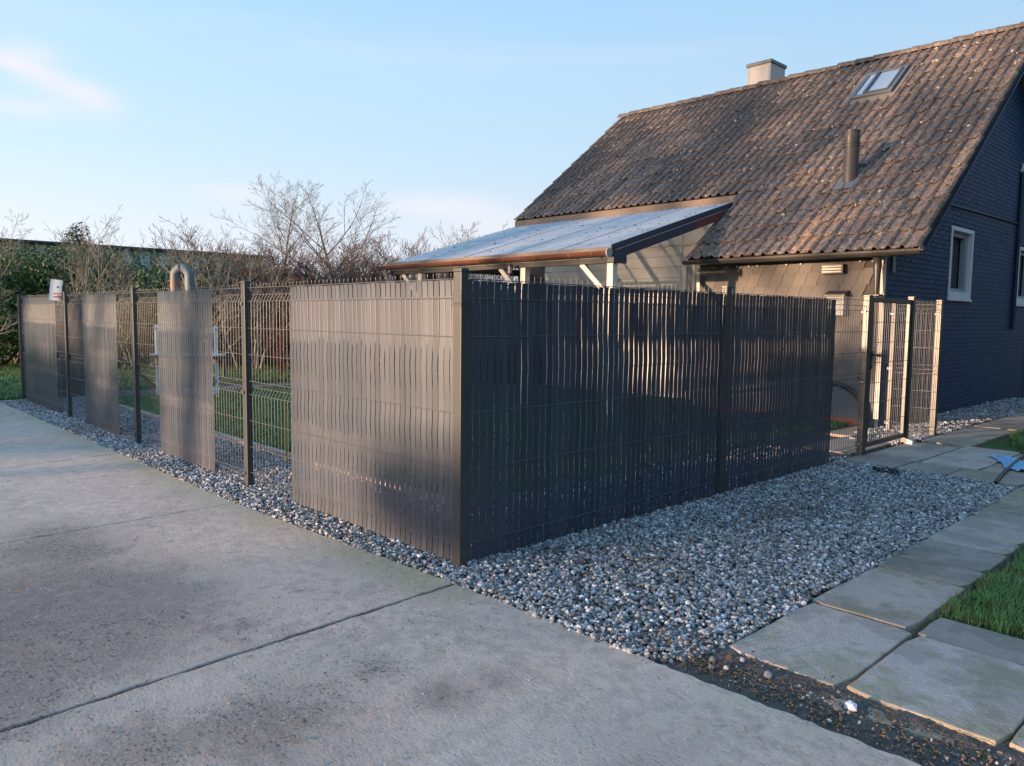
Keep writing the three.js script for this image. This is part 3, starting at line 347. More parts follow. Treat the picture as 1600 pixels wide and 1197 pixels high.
// roof deck, tiles, ridge
const tileTex = (() => { const a = fbm(8, 6, 501), b = fbm(20, 5, 517), c = fbm(64, 3, 529), s = noiseTable(256, 541); return colorTex(1024, 1024, (u, v, o) => { const k = 0.55 + 0.9 * (0.5 * a(u, v) + 0.5 * b(u, v)) * 0.9 + 0.3 * (s(u, v) - 0.5); let r = 0.188 * k, g = 0.138 * k, bl = 0.113 * k;
  const li = sstep(0.60, 0.66, 0.5 * b(u + 0.3, v) + 0.55 * c(u, v)); r = lerp(r, 0.4, li * 0.65); g = lerp(g, 0.36, li * 0.65); bl = lerp(bl, 0.32, li * 0.65);
  const mo = sstep(0.56, 0.64, 0.6 * a(u + 0.6, v + 0.2) + 0.45 * c(u + 0.5, v)); r = lerp(r, 0.035, mo * 0.8); g = lerp(g, 0.034, mo * 0.8); bl = lerp(bl, 0.028, mo * 0.8); o[0] = r; o[1] = g; o[2] = bl; }); })();
const tileMats = [[1, 1, 1], [0.8, 0.81, 0.84], [1.25, 1.1, 0.95], [0.6, 0.62, 0.66], [0.98, 0.9, 0.88]].map((c) => mat(c, 0.85, { map: tileTex, bumpMap: bumpFine, bumpScale: 0.006 }));
function tileGeo(ou, ov) { const prof = [0, 0.05, 0.12, 0.2, 0.28, 0.35, 0.42, 0.6, 0.8, 1.0], h = (t) => t < 0.42 ? 0.036 * Math.sin(Math.PI * t / 0.42) : -0.006 * Math.sin(Math.PI * (t - 0.42) / 0.58); const len = TE + 0.05, pos = [], uv = [], idx = [], th = 0.016; const W = TP * 1.03;
  const rows = [[0.004, -th - 0.002], [0, -0.003], [0.01, 0], [len, 0]]; // lip bottom, lip, rounded edge, head
  for (const [z, dy] of rows) for (const t of prof) { pos.push(t * W, 0.012 + h(t) + dy + 0.024 * (1 - z / len), z); uv.push((t * W) / 0.8 + ou, z / 0.8 + ov + dy); }
  const n = prof.length; for (let k = 0; k < rows.length - 1; k++) for (let i = 0; i < n - 1; i++) { const a = k * n + i; idx.push(a, a + n, a + 1, a + 1, a + n, a + n + 1); }
  const b = pos.length / 3; for (const [t, sgn] of [[0, -1], [1, 1]]) { const p0 = pos.length / 3; for (const z of [0.004, len]) for (const dy of [0, -th]) { pos.push(t * W, 0.012 + h(t) + dy + 0.024 * (1 - z / len), z); uv.push(0.1 + ou, z + ov); } if (sgn < 0) idx.push(p0, p0 + 1, p0 + 2, p0 + 1, p0 + 3, p0 + 2); else idx.push(p0, p0 + 2, p0 + 1, p0 + 1, p0 + 2, p0 + 3); }
  const g = new THREE.BufferGeometry(); g.setAttribute('position', new THREE.Float32BufferAttribute(pos, 3)); g.setAttribute('uv', new THREE.Float32BufferAttribute(uv, 2)); g.setIndex(idx); g.computeVertexNormals(); return g; }
{ const deckMat = mat([0.03, 0.028, 0.027], 0.9); const up = -0.012; // deck: front slope in two pieces, back slope
  const slab = (s0, s1, z0, z1, th) => { const g = new THREE.BoxGeometry(z1 - z0, th, s1 - s0); const m = new THREE.Matrix4().makeBasis(V(0, 0, -1), nU, sU).setPosition(roofAt((s0 + s1) / 2, (z0 + z1) / 2, up - th / 2)); g.applyMatrix4(m); return uvm(g.toNonIndexed()); };
  const roof = part('roof', joinAll([slab(0.03, SLEN, ZC + 0.02, ZV - 0.01, 0.05), slab(5 * TE + 0.02, SLEN, ZL + 0.01, ZC + 0.02, 0.05)]), deckMat, house); roof.userData.label = 'weathered brown pantile roof with lichen and moss';
  const bs = part('back_slope', (() => { const g = new THREE.BoxGeometry(ZV - ZL, 0.07, SLEN); const n2 = V(sU.y, sU.x, 0), s2 = V(-sU.x, sU.y, 0); g.applyMatrix4(new THREE.Matrix4().makeBasis(V(0, 0, 1), n2, s2).setPosition(V(2 * RX - EX, EY, (ZV + ZL) / 2).addScaledVector(s2, SLEN / 2))); return uvm(g.toNonIndexed()); })(), tileMats[1], house);
  const r = rng(19), variants = [0, 1, 2, 3, 4, 5, 6, 7].map((k) => tileGeo(r(), r())), list = [];
  const rowJ = Array.from({ length: TROWS }, () => (r() - 0.5) * 0.012);
  for (let row = 0; row < TROWS; row++) for (let k = 0; k < 52; k++) { if (row < 5 && k >= 20) continue; const z = ZV - k * TP, s = row * TE; const c = roofAt(s + TE / 2, z - TP / 2); if (c.x > 10.40 && c.x < 11.12 && z - TP / 2 < -1.97 && z - TP / 2 > -2.62) continue; list.push([s, z, c, row, k]); }
  list.sort((a, b) => a[2].distanceToSquared(camera.position) - b[2].distanceToSquared(camera.position));
  const patch = fbm(4, 4, 611), m4 = new THREE.Matrix4(), pick = (c) => { const u = c.z / 9, v = c.y / 9, p = patch(u, v) + 0.25 * (r() - 0.5); return p < 0.38 ? 3 : p < 0.45 ? 1 : p < 0.53 ? 0 : p < 0.6 ? 4 : 2; };
  const basis = (s, z, row) => { const yaw = (r() - 0.5) * 0.05, x = V(0, 0, -1).addScaledVector(sU, yaw).normalize(), y = nU.clone(), zz = x.clone().cross(y); return new THREE.Matrix4().makeBasis(x, y, zz).setPosition(roofAt(s + rowJ[row] + (r() - 0.5) * 0.022, z, (r() - 0.5) * 0.012)); };
  const rest = tileMats.map(() => []);
  list.forEach(([s, z, c, row], i) => { const g = variants[Math.floor(r() * 8)], mm = pick(c), b = basis(s, z, row); if (i < 300) { const t = part('roof_tile', g, tileMats[mm], roof); t.applyMatrix4(b); } else rest[mm].push(g.clone().applyMatrix4(b)); });
  rest.forEach((l, k) => { if (l.length) stuffOf(part('upper_tiles', mergeGeometries(l), tileMats[k], roof)); });
  // moss and lichen lumps along the tile courses
  const lump = flat(new THREE.IcosahedronGeometry(1, 0)); lump.deleteAttribute('uv'); const L = list.flatMap(([s, z, c, row]) => { const n = r() < 0.75 ? 1 + Math.floor(r() * 3) : 0, o = []; for (let k = 0; k < n; k++) { const lip = r() < 0.6; o.push([s + (lip ? -0.004 + 0.02 * r() : r() * TE), z - r() * TP, (0.026 + 0.02 * r())]); } return o; });
  const im = new THREE.InstancedMesh(lump, mat([1, 1, 1], 0.95), L.length), q = new THREE.Quaternion(), e = new THREE.Euler(), c = new THREE.Color(); L.forEach(([s, z, up2], i) => { q.setFromEuler(e.set(r() * 6, r() * 6, r() * 6)); const sc = 0.007 + 0.015 * r() ** 2; im.setMatrixAt(i, m4.compose(roofAt(s, z, up2 - 0.004), q, V(sc * 1.5, sc * 0.7, sc * 1.4))); const t = r(); if (t < 0.36) c.setRGB(0.42, 0.37, 0.33); else if (t < 0.55) c.setRGB(0.16, 0.125, 0.095); else c.setRGB(0.05, 0.05, 0.032); im.setColorAt(i, c); }); im.name = 'moss_and_lichen'; im.userData.kind = 'stuff'; roof.add(im);
  // ridge caps
  const rn = 26, rl = (ZV - ZL) / rn; for (let k = 0; k < rn; k++) { const g = new THREE.CylinderGeometry(0.132, 0.108, rl + 0.06, 12, 1, true, -Math.PI / 2, Math.PI); g.rotateX(-Math.PI / 2); g.scale(1, 0.85, 1); const rm = part('ridge_tile', uvm(g, 0.8, r(), r()), tileMats[[3, 1, 3, 1][Math.floor(r() * 4)]], roof); rm.position.set(RX, RY - 0.03 + 0.02 * (r() - 0.5), ZV - (k + 0.5) * rl); rm.rotation.x = 0.02 * (r() - 0.5); }
  // board and mortar below the upper eave
  part('eave_board', box(8.33, 8.37, 3.10, 3.235, ZL + 0.02, ZC - 0.01, 0.004), mat([0.22, 0.165, 0.125], 0.85, { bumpMap: bumpFine, bumpScale: 0.01 }), house);
  part('verge_board', beam([EX + 0.06, EY - 0.055, ZV - 0.03], [RX, RY - 0.055, ZV - 0.03], 0.016, 0.06), M.gutterDark, house);
  part('soffit', (() => { const g = new THREE.BoxGeometry(0.5, 0.012, SLEN - 0.3); g.applyMatrix4(new THREE.Matrix4().makeBasis(V(0, 0, -1), nU, sU).setPosition(roofAt(SLEN / 2, (ZV + GZ) / 2, -0.085))); return uvm(g.toNonIndexed()); })(), M.navy, house);
}
// skylight
{ const bas = new THREE.Matrix4().makeBasis(V(0, 0, -1), nU, sU).setPosition(V(10.43, EY + SL * (10.43 - EX), -1.955)); const put = (o) => { o.applyMatrix4(bas); return o; }; const W = 0.66, L = 0.89;
  const s = put(part('skylight', joinAll([box(0, W, 0.0, 0.075, 0, 0.07, 0.006), box(0, W, 0.0, 0.08, L - 0.07, L, 0.006), box(0, 0.065, 0, 0.078, 0.07, L - 0.07, 0.006), box(W - 0.065, W, 0, 0.078, 0.07, L - 0.07, 0.006)]), phys([0.07, 0.075, 0.085], 0.35), house)); s.userData.label = 'roof window with dark frame and glass mirroring the sky';
  part('pane', box(0.065, W - 0.065, 0.05, 0.062, 0.07, L - 0.07), phys([0.25, 0.29, 0.34], 0.03, { clearcoat: 1, clearcoatRoughness: 0.02, ior: 2.2 }), s);
  part('sash', joinAll([box(0.065, 0.1, 0.05, 0.09, 0.075, L - 0.075, 0.003), box(W - 0.23, W - 0.19, 0.05, 0.095, 0.075, L - 0.075, 0.003), box(0.1, W - 0.23, 0.05, 0.088, 0.07, 0.1, 0.003)]), phys([0.06, 0.06, 0.07], 0.4), s);
  part('flashing', joinAll([box(-0.07, W + 0.2, -0.01, 0.034, -0.14, 0.0, 0.004), box(-0.07, 0, -0.01, 0.03, 0, L + 0.06, 0.004), box(W, W + 0.13, -0.01, 0.032, 0, L + 0.06, 0.004), box(0, W, -0.01, 0.04, L, L + 0.1, 0.004)]), mat([0.16, 0.14, 0.125], 0.7, { bumpMap: bumpFine, bumpScale: 0.01 }), s); }
// flue pipe with shadow-casting collar rings
{ const f = part('flue_pipe', new THREE.CylinderGeometry(0.1, 0.1, 0.95, 24).translate(8.305, 3.42, -1.634), phys([0.075, 0.06, 0.055], 0.5), house); f.userData.label = 'brown flue pipe rising from the lower roof';
  for (const [y, h, r2] of [[3.70, 0.018, 0.112], [3.745, 0.018, 0.113], [3.80, 0.05, 0.106], [3.905, 0.018, 0.108]]) part('ring', new THREE.CylinderGeometry(r2, r2, h, 24).translate(8.305, y, -1.634), M.gutterDark, f);
  const ap = new THREE.BoxGeometry(0.30, 0.012, 0.36, 6, 1, 6); ap.applyMatrix4(new THREE.Matrix4().makeBasis(V(0, 0, -1), nU, sU).setPosition(roofAt((8.305 - EX) / sU.x - 0.05, -1.634, 0.044))); part('flashing', uvm(ap.toNonIndexed()), mat([0.17, 0.18, 0.2], 0.6, { bumpMap: bumpFine, bumpScale: 0.02 }), f); }
// chimney
{ const c = part('chimney', box(11.72, 12.3, 5.2, 6.31, -5.27, -4.775, 0.006), mat([0.36, 0.345, 0.33], 0.7), house); c.userData.label = 'pale rendered chimney box with dark cap'; part('chimney_cap', box(11.695, 12.325, 6.31, 6.375, -5.295, -4.75, 0.008), mat([0.11, 0.125, 0.13], 0.6), c);
  part('seam', joinAll([box(11.714, 11.7195, 5.8, 6.31, -5.25, -5.235), box(11.714, 11.7195, 5.8, 6.31, -4.81, -4.795)]), mat([0.3, 0.285, 0.27], 0.7), c); }
// gutter and downpipe of the low eave
function halfPipe(r, z0, z1, th = 0.004) { const sh = new THREE.Shape(); sh.absarc(0, 0, r, Math.PI, 2 * Math.PI, false); sh.absarc(0, 0, r - th, 2 * Math.PI, Math.PI, true); const g = new THREE.ExtrudeGeometry(sh, { depth: z1 - z0, bevelEnabled: false, curveSegments: 14 }); g.translate(0, 0, z0); return g; }
{ const gx = EX - 0.005, gy = 2.135, gt = part('gutter', uvm(halfPipe(0.06, ZC - 0.02, ZV + 0.01).translate(gx, gy, 0)), M.gutterDark, house); gt.userData.label = 'dark half-round gutter along the low eave';
  part('end_cap', new THREE.CylinderGeometry(0.062, 0.062, 0.012, 16, 1, false, Math.PI, Math.PI).rotateX(Math.PI / 2).rotateZ(-Math.PI / 2).translate(gx, gy, ZV + 0.01), M.gutterDark, gt);
  part('lip', new MB().tube([V(gx - 0.06, gy, ZC - 0.02), V(gx - 0.06, gy, ZV + 0.01)], [0.006, 0.006], 6).geo(), M.gutterDark, gt);
  for (const z of [-0.36, -0.72, -1.5, -2.3, -3.1]) part('joint_clip', uvm(halfPipe(0.0635, z - 0.012, z + 0.012).translate(gx, gy, 0)), M.gutterDark, gt);
  const dp = part('downpipe', new MB().tube([V(7.02, 2.13, -0.71), V(7.06, 2.05, -0.715), V(7.08, 1.98, -0.72), V(7.08, 1.3, -0.72), V(7.08, 0.5, -0.72)], [0.05, 0.05, 0.05, 0.05, 0.05], 16).geo(), M.gutterDark, house);
  for (const y of [1.62, 0.9]) part('pipe_bracket', joinAll([box(7.02, HX - 0.0, y - 0.012, y + 0.012, -0.78, -0.66, 0.006), box(7.1, 7.14, y - 0.012, y + 0.03, -0.668, -0.63, 0.004)]), M.gutterDark, dp);
  part('cable_loop', new MB().tube([V(HX - 0.05, 2.08, -0.72), V(HX - 0.12, 2.05, -0.66), V(HX - 0.14, 1.98, -0.655), V(HX - 0.1, 1.93, -0.68), V(HX - 0.03, 1.92, -0.7)], [0.005, 0.005, 0.005, 0.005, 0.005], 5).geo(), M.cream, house); }
// fittings on the front wall
{ const t = thing('wall_lamp', 'oblong ribbed bulkhead lamp below the low eave gutter', 'lamp', [HX - 0.02, 1.96, -1.31]); part('housing', box(-0.05, 0, -0.062, 0.062, -0.145, 0.145, 0.015), phys([0.16, 0.14, 0.12], 0.5), t); part('diffuser', box(-0.085, -0.05, -0.05, 0.05, -0.13, 0.125, 0.012), phys([0.6, 0.57, 0.5], 0.35), t);
  for (const y of [-0.05, -0.018, 0.018, 0.05]) part('rib', box(-0.094, -0.08, y - 0.008, y + 0.008, -0.135, 0.13, 0.003), M.gutterDark, t); part('end_cap', box(-0.094, -0.0, -0.06, 0.06, 0.128, 0.146, 0.004), M.gutterDark, t); }
{ const t = thing('letter_box', 'pale letter box with dark sloping lid on the slate wall', 'letter box', [HX - 0.02, 1.53, -1.235]); part('body', box(-0.11, 0, -0.155, 0.09, -0.11, 0.11, 0.006), M.cream, t); part('lid', (() => { const sh = new THREE.Shape([[0, 0.09], [-0.135, 0.09], [-0.135, 0.105], [-0.03, 0.155], [0, 0.155]].map(([x, y]) => new THREE.Vector2(x, y))); const g = new THREE.ExtrudeGeometry(sh, { depth: 0.26, bevelEnabled: true, bevelSize: 0.004, bevelThickness: 0.004, bevelSegments: 1 }); g.translate(0, 0, -0.13); return g; })(), M.gutterDark, t); part('flap', box(-0.116, -0.109, 0.02, 0.055, -0.085, 0.085, 0.002), mat([0.35, 0.31, 0.26], 0.5), t); }
{ const t = thing('house_plaque', 'small upright blue plaque with pale marks beside the house corner', 'plaque', [7.445, 2.005, GZ + 0.012]); part('plate', box(-0.055, 0.055, -0.1, 0.1, -0.012, 0.006, 0.004), phys([0.03, 0.05, 0.085], 0.4), t);
  const mk = mat([0.5, 0.55, 0.6], 0.5); [[-0.01, 0.075, 0.03, 0.012], [-0.025, 0.045, 0.008, 0.022], [0.02, 0.04, 0.02, 0.022], [0.0, 0.005, 0.03, 0.022], [0.005, -0.035, 0.022, 0.026], [0.0, -0.075, 0.034, 0.018]].forEach(([x, y, w, h]) => part('pale_mark', box(x - w / 2, x + w / 2, y - h / 2, y + h / 2, 0.006, 0.009, 0.001), mk, t)); }
// black corrugated drain hose at the downpipe foot
{ const cv = new THREE.CatmullRomCurve3([V(7.0, 0.52, -1.25), V(7.05, 0.5, -1.05), V(7.12, 0.36, -0.88), V(7.17, 0.14, -0.8), V(7.17, 0.0, -0.79)]); const b = new MB(), pts = cv.getPoints(90); b.tube(pts, pts.map((_, k) => 0.034 + 0.005 * Math.sin(k * 1.6)), 12); tag(part('drain_hose', b.geo(), M.black), 'black corrugated drain hose bending down behind the gate', 'hose'); }
{ const t = thing('lantern_box', 'small grey box standing on the gravel behind the narrow wire panel', 'box', [8.1, 0, -0.5]); part('body', box(-0.07, 0.07, 0, 0.15, -0.06, 0.06, 0.008), mat([0.16, 0.15, 0.15], 0.7), t); part('lid', box(-0.08, 0.08, 0.15, 0.17, -0.07, 0.07, 0.005), mat([0.22, 0.21, 0.2], 0.6), t); }

// ------------------------------------------------------------------ lean-to canopy
{ const t = thing('canopy', 'lean-to terrace canopy with pale sheet roof and brown gutter', 'canopy'); const x0 = 5.27, y0 = 2.215, x1 = 8.33, y1 = 3.12, z0 = -8.38, z1 = -3.33; const yAt = (x) => lerp(y0, y1, (x - x0) / (x1 - x0)), sl = Math.hypot(x1 - x0, y1 - y0), ang = Math.atan2(y1 - y0, x1 - x0);
  const cT = (() => { const a = fbm(6, 6, 701), b = noiseTable(200, 707); return colorTex(512, 512, (u, v, o) => { const k = 0.85 + 0.3 * (a(u, v) - 0.5) + 0.1 * (b(u, v) - 0.5), s = a(u + 0.3, v * 0.3 + 0.1) > 0.66 ? 0.75 : 1; o[0] = 0.60 * k * s; o[1] = 0.62 * k * s; o[2] = 0.66 * k * s; }); })();
  const cm = phys([1, 1, 1], 0.55, { map: cT, transmission: 0.5, thickness: 0, side: THREE.DoubleSide });
  const N = 5, w = (z1 - z0) / N; for (let k = 0; k < N; k++) { const L = sl, g = new THREE.PlaneGeometry(L, w - 0.012, 1, 28); g.rotateX(-Math.PI / 2); const p = g.attributes.position; for (let i = 0; i < p.count; i++) p.setY(i, 0.007 * Math.cos((p.getZ(i) / w) * Math.PI * 14)); g.computeVertexNormals(); const g2 = g.clone(); g2.translate(0, -0.004, 0); uvm(g, 1.7, k * 0.31, 0); const m = part('roof_sheet', g, cm, t); m.position.set((x0 + x1) / 2 - 0.03, (y0 + y1) / 2, z0 + (k + 0.5) * w); m.rotation.z = ang; 
    if (k) { const b = beam([x0 - 0.02, y0 + 0.008, z0 + k * w], [x1, y1 + 0.01, z0 + k * w], 0.045, 0.012, 0.002); part('joint_strip', b, cm, t); } }
  for (let k = 0; k <= 6; k++) { const z = z0 + 0.1 + k * (z1 - z0 - 0.2) / 6; part('rafter', beam([x0 + 0.05, y0 - 0.06, z], [x1, y1 - 0.06, z], 0.05, 0.09), M.cream, t); }
  // end fascia: dark trim, pale line, board with a red length at its upper end
  part('verge_trim', beam([x0 - 0.03, y0 + 0.0, z1 + 0.012], [x1 - 0.15, yAt(x1 - 0.15) + 0.005, z1 + 0.012], 0.03, 0.075), M.navy, t); part('trim_line', beam([x0 + 0.02, y0 - 0.033, z1 + 0.014], [x1 - 0.17, yAt(x1 - 0.17) - 0.036, z1 + 0.014], 0.024, 0.008, 0.002), mat([0.4, 0.42, 0.47], 0.5), t);
  part('fascia_board', beam([x0 + 0.06, yAt(x0 + 0.06) - 0.1, z1 + 0.008], [7.1, yAt(7.1) - 0.1, z1 + 0.008], 0.024, 0.12), M.navy, t); const rb = part('fascia_board', beam([7.1, yAt(7.1) - 0.1, z1 + 0.008], [8.1, yAt(8.1) - 0.1, z1 + 0.008], 0.024, 0.12), mat([0.16, 0.035, 0.03], 0.6), t); rb.userData.label = 'red length of the end fascia board';
  part('beam_end', joinAll([box(x0 - 0.01, x0 + 0.26, 2.02, 2.14, z1 - 0.09, z1 + 0.03, 0.008)]), M.navy, t);
  part('eave_trim', box(x0 - 0.05, x0 - 0.01, y0 - 0.05, y0 + 0.012, z0 - 0.02, z1 + 0.02, 0.003), mat([0.14, 0.11, 0.09], 0.6), t);
  const gut = part('gutter', uvm(halfPipe(0.056, z0 - 0.12, z1 + 0.02).translate(x0 - 0.11, y0 - 0.055, 0)), M.gutterBrown, t); gut.userData.label = 'glossy brown gutter on the canopy'; part('end_cap', new THREE.CylinderGeometry(0.06, 0.06, 0.02, 16).rotateX(Math.PI / 2).translate(x0 - 0.11, y0 - 0.075, z1 + 0.03).scale(1, 1, 1), mat([0.3, 0.3, 0.3], 0.5), gut);
  part('lip', new MB().tube([V(x0 - 0.166, y0 - 0.055, z0 - 0.12), V(x0 - 0.166, y0 - 0.055, z1 + 0.02)], [0.007, 0.007], 6).geo(), M.gutterBrown, gut);
  for (const z of [-8.2, -7.75, -7.2, -6.45, -5.8, -5.25, -4.6, -3.95, -3.55]) part('bracket', uvm(halfPipe(0.0605, z - 0.014, z + 0.014).translate(x0 - 0.11, y0 - 0.055, 0)), mat([0.2, 0.09, 0.06], 0.35), gut);
  part('downpipe', new MB().tube([V(x0 - 0.1, y0 - 0.1, -8.33), V(x0 - 0.08, y0 - 0.2, -8.33), V(x0 - 0.03, y0 - 0.32, -8.33), V(x0 - 0.02, 0, -8.33)], [0.035, 0.035, 0.035, 0.035], 10).geo(), mat([0.26, 0.22, 0.19], 0.5), t);
  part('beam', box(x0 + 0.0, x0 + 0.07, 2.09, 2.15, z0, z1 - 0.09, 0.004), M.cream, t); part('beam', box(x0 + 0.01, x0 + 0.09, 2.02, 2.088, z0, z1 - 0.02, 0.004), M.darkwood, t);
  for (const z of [-3.38, -5.0, -7.5]) { part('post', box(5.28, 5.38, -0.03, 2.02, z - 0.05, z + 0.05, 0.006), M.cream, t); const b = part('brace', beam([5.33, 1.6, z - 0.05], [5.33, 2.03, z - 0.52], 0.06, 0.07), M.cream, t); }
  // back wall of pale boards and a door
  const bw = part('back_wall', box(8.42, 8.6, -0.05, 3.08, -7.6, ZC), M.board, t); for (let k = 0; k < 17; k++) { const y = 0.02 + k * 0.18; part('wall_board', box(8.398, 8.418, y, y + 0.172, -7.6, -4.42, 0.004), M.board, bw); }
  const dr = part('door', box(8.40, 8.418, 0, 2.25, -4.3, -3.5, 0.003), mat([0.42, 0.37, 0.31], 0.6), bw); part('door_frame', joinAll([box(8.375, 8.42, 0, 2.3, -4.4, -4.31, 0.004), box(8.375, 8.42, 2.255, 2.33, -4.3, -3.5, 0.004), box(8.38, 8.40, 0, 2.25, -4.19, -4.15, 0.002)]), M.white, dr); part('lintel', box(8.37, 8.418, 2.52, 2.56, -7.6, ZC, 0.003), M.cream, bw);
  const dw = part('shade_dark_wall', box(8.40, 8.6, -0.05, 3.05, -8.36, -7.61), M.darkwood, t);  // wall coloured dark to stand for the shade under this canopy end
  // glazed end screen
  const es = part('end_screen', joinAll([box(5.4, 8.4, -0.03, 1.55, -8.40, -8.36), box(5.4, 8.4, 2.13, 2.26, -8.40, -8.36), box(5.38, 5.5, 1.55, 2.13, -8.4, -8.36), box(6.0, 6.3, 1.55, 2.13, -8.4, -8.36), box(6.62, 7.08, 1.55, 2.13, -8.4, -8.36)]), M.darkwood, t); for (const [a, b] of [[5.5, 6.0], [6.3, 6.62], [7.08, 7.72], [7.76, 8.4]]) part('pane', box(a, b, 1.55, 2.13, -8.386, -8.378), phys([0.9, 0.93, 0.95], 0.02, { transmission: 1, thickness: 0 }), es); part('mullion', box(7.72, 7.76, 1.55, 2.13, -8.4, -8.36), M.white, es);
  // leaf litter on the sheets
  const r = rng(733), lf = new THREE.CircleGeometry(1, 5).rotateX(-Math.PI / 2); lf.deleteAttribute('uv'); const im = new THREE.InstancedMesh(lf, mat([0.03, 0.026, 0.022], 0.9, { side: THREE.DoubleSide }), 420), m4 = new THREE.Matrix4(), q = new THREE.Quaternion(), e = new THREE.Euler(); for (let k = 0; k < 420; k++) { const rowy = r() < 0.45; let f = rowy ? [0.12, 0.35, 0.55, 0.74][Math.floor(r() * 4)] + 0.02 * (r() - 0.5) : r(), x = lerp(x0, x1 - 0.1, f), z = lerp(z0, z1, r()), s = 0.006 + 0.012 * r() ** 2; im.setMatrixAt(k, m4.compose(V(x, yAt(x) + 0.012, z), q.setFromEuler(e.set(0.3 * (r() - 0.5), r() * 6, ang)), V(s * 1.8, s, s))); } im.name = 'leaf_litter'; im.userData.kind = 'stuff'; t.add(im); }
{ const t = thing('hanging_lantern', 'small rectangular lantern hanging from the canopy gutter', 'lantern', [5.17, 1.93, -5.15]); part('cage', joinAll([box(-0.03, 0.03, 0.11, 0.13, -0.03, 0.03, 0.003), box(-0.03, 0.03, 0, 0.015, -0.03, 0.03, 0.003), ...[[-1, -1], [-1, 1], [1, -1], [1, 1]].map(([a, b]) => box(a * 0.026 - 0.004, a * 0.026 + 0.004, 0.015, 0.11, b * 0.026 - 0.004, b * 0.026 + 0.004))]), M.black, t); part('glass', box(-0.02, 0.02, 0.016, 0.109, -0.02, 0.02), phys([0.3, 0.3, 0.32], 0.2), t); part('hook', new MB().tube([V(0, 0.13, 0), V(0, 0.17, 0)], [0.003, 0.003], 5).geo(), M.black, t); }

// ------------------------------------------------------------------ small things
{ const t = thing('paper_notice', 'tilted white paper notice with red bands on the farthest fence panel', 'notice', [-0.01, 1.585, -8.03]); t.rotation.set(0, -0.25, -0.12); const g = new THREE.PlaneGeometry(0.135, 0.265, 8, 4); const p = g.attributes.position; for (let i = 0; i < p.count; i++) p.setZ(i, 0.012 * Math.sin(p.getX(i) * 20)); g.computeVertexNormals(); const sheetM = phys([0.72, 0.71, 0.73], 0.6, { side: THREE.DoubleSide }); part('sheet', g, sheetM, t);
  const bandM = mat([0.5, 0.1, 0.07], 0.6, { side: THREE.DoubleSide }); for (const [y, h] of [[-0.045, 0.014], [-0.085, 0.016]]) { const b = new THREE.PlaneGeometry(0.095, h, 6, 1); b.translate(0.018, y, 0.0); b.rotateZ(0.12); const q = b.attributes.position; for (let i = 0; i < q.count; i++) q.setZ(i, 0.003 + 0.012 * Math.sin(q.getX(i) * 20)); b.computeVertexNormals(); part('red_band', b, bandM, t); }
  const mk = new THREE.CircleGeometry(0.014, 8); mk.translate(0.02, 0.04, 0.0085); part('grey_mark', mk, mat([0.2, 0.22, 0.25], 0.7, { side: THREE.DoubleSide }), t); }
{ const t = thing('marker_post', 'short white marker post with red top at the left picture edge', 'marker', [-0.32, 0, -10.75]); part('post', new THREE.CylinderGeometry(0.035, 0.035, 0.24, 14).translate(0, 0.12, 0), M.white, t); part('red_top', new THREE.CylinderGeometry(0.038, 0.038, 0.13, 14).translate(0, 0.3, 0), phys([0.4, 0.035, 0.03], 0.4), t); }
{ // crumpled blue plastic on the back slabs
  const g = new THREE.PlaneGeometry(0.8, 0.2, 80, 26); g.rotateX(-Math.PI / 2); const p = g.attributes.position; for (let i = 0; i < p.count; i++) { const x = p.getX(i), z = p.getZ(i); p.setXYZ(i, x + 0.05 * (fineA(x, z) - 0.5), 0.006 + 0.04 * Math.abs(fineB(x * 0.8, z * 0.8) - 0.5) + 0.05 * Math.abs(fineA(x * 0.9, z * 1.4) - 0.5) * (1 - (2 * z / 0.2) ** 2), z + 0.1 * (fineA(x + 0.4, z) - 0.5) + 0.05 * Math.sin(x * 7)); } g.computeVertexNormals(); const m = part('plastic_sheet', g, phys([0.22, 0.42, 0.62], 0.35, { side: THREE.DoubleSide })); m.position.set(5.66, 0.01, 1.14); m.rotation.y = 0.62; tag(m, 'crumpled light blue plastic sheet lying on the paving by the right edge', 'plastic sheet'); }
tag(part('dark_strip', (() => { const b = new MB(); b.tube([V(4.55, 0.016, 1.30), V(5.0, 0.02, 1.235), V(5.6, 0.02, 1.17), V(6.5, 0.018, 1.08)], [0.014, 0.014, 0.014, 0.014], 8); return b.geo(); })(), M.black), 'narrow black strip lying across the paving beside the blue plastic', 'rubber strip');  // thin black tube drawn along a dark line across the paving
{ const b = new MB(), pts = []; for (let k = 0; k <= 60; k++) { const a = k / 60 * 11; pts.push(V(4.27 + (0.07 + 0.006 * Math.sin(k)) * Math.cos(a), 0.03 + 0.0004 * k + 0.004 * Math.sin(k * 2.1), 0.55 + (0.1 + 0.008 * Math.cos(k * 1.3)) * Math.sin(a))); } b.tube(pts, pts.map(() => 0.006), 6); tag(part('cable_coil', b.geo(), M.black), 'small coil of black cable lying on the gravel', 'cable coil'); }
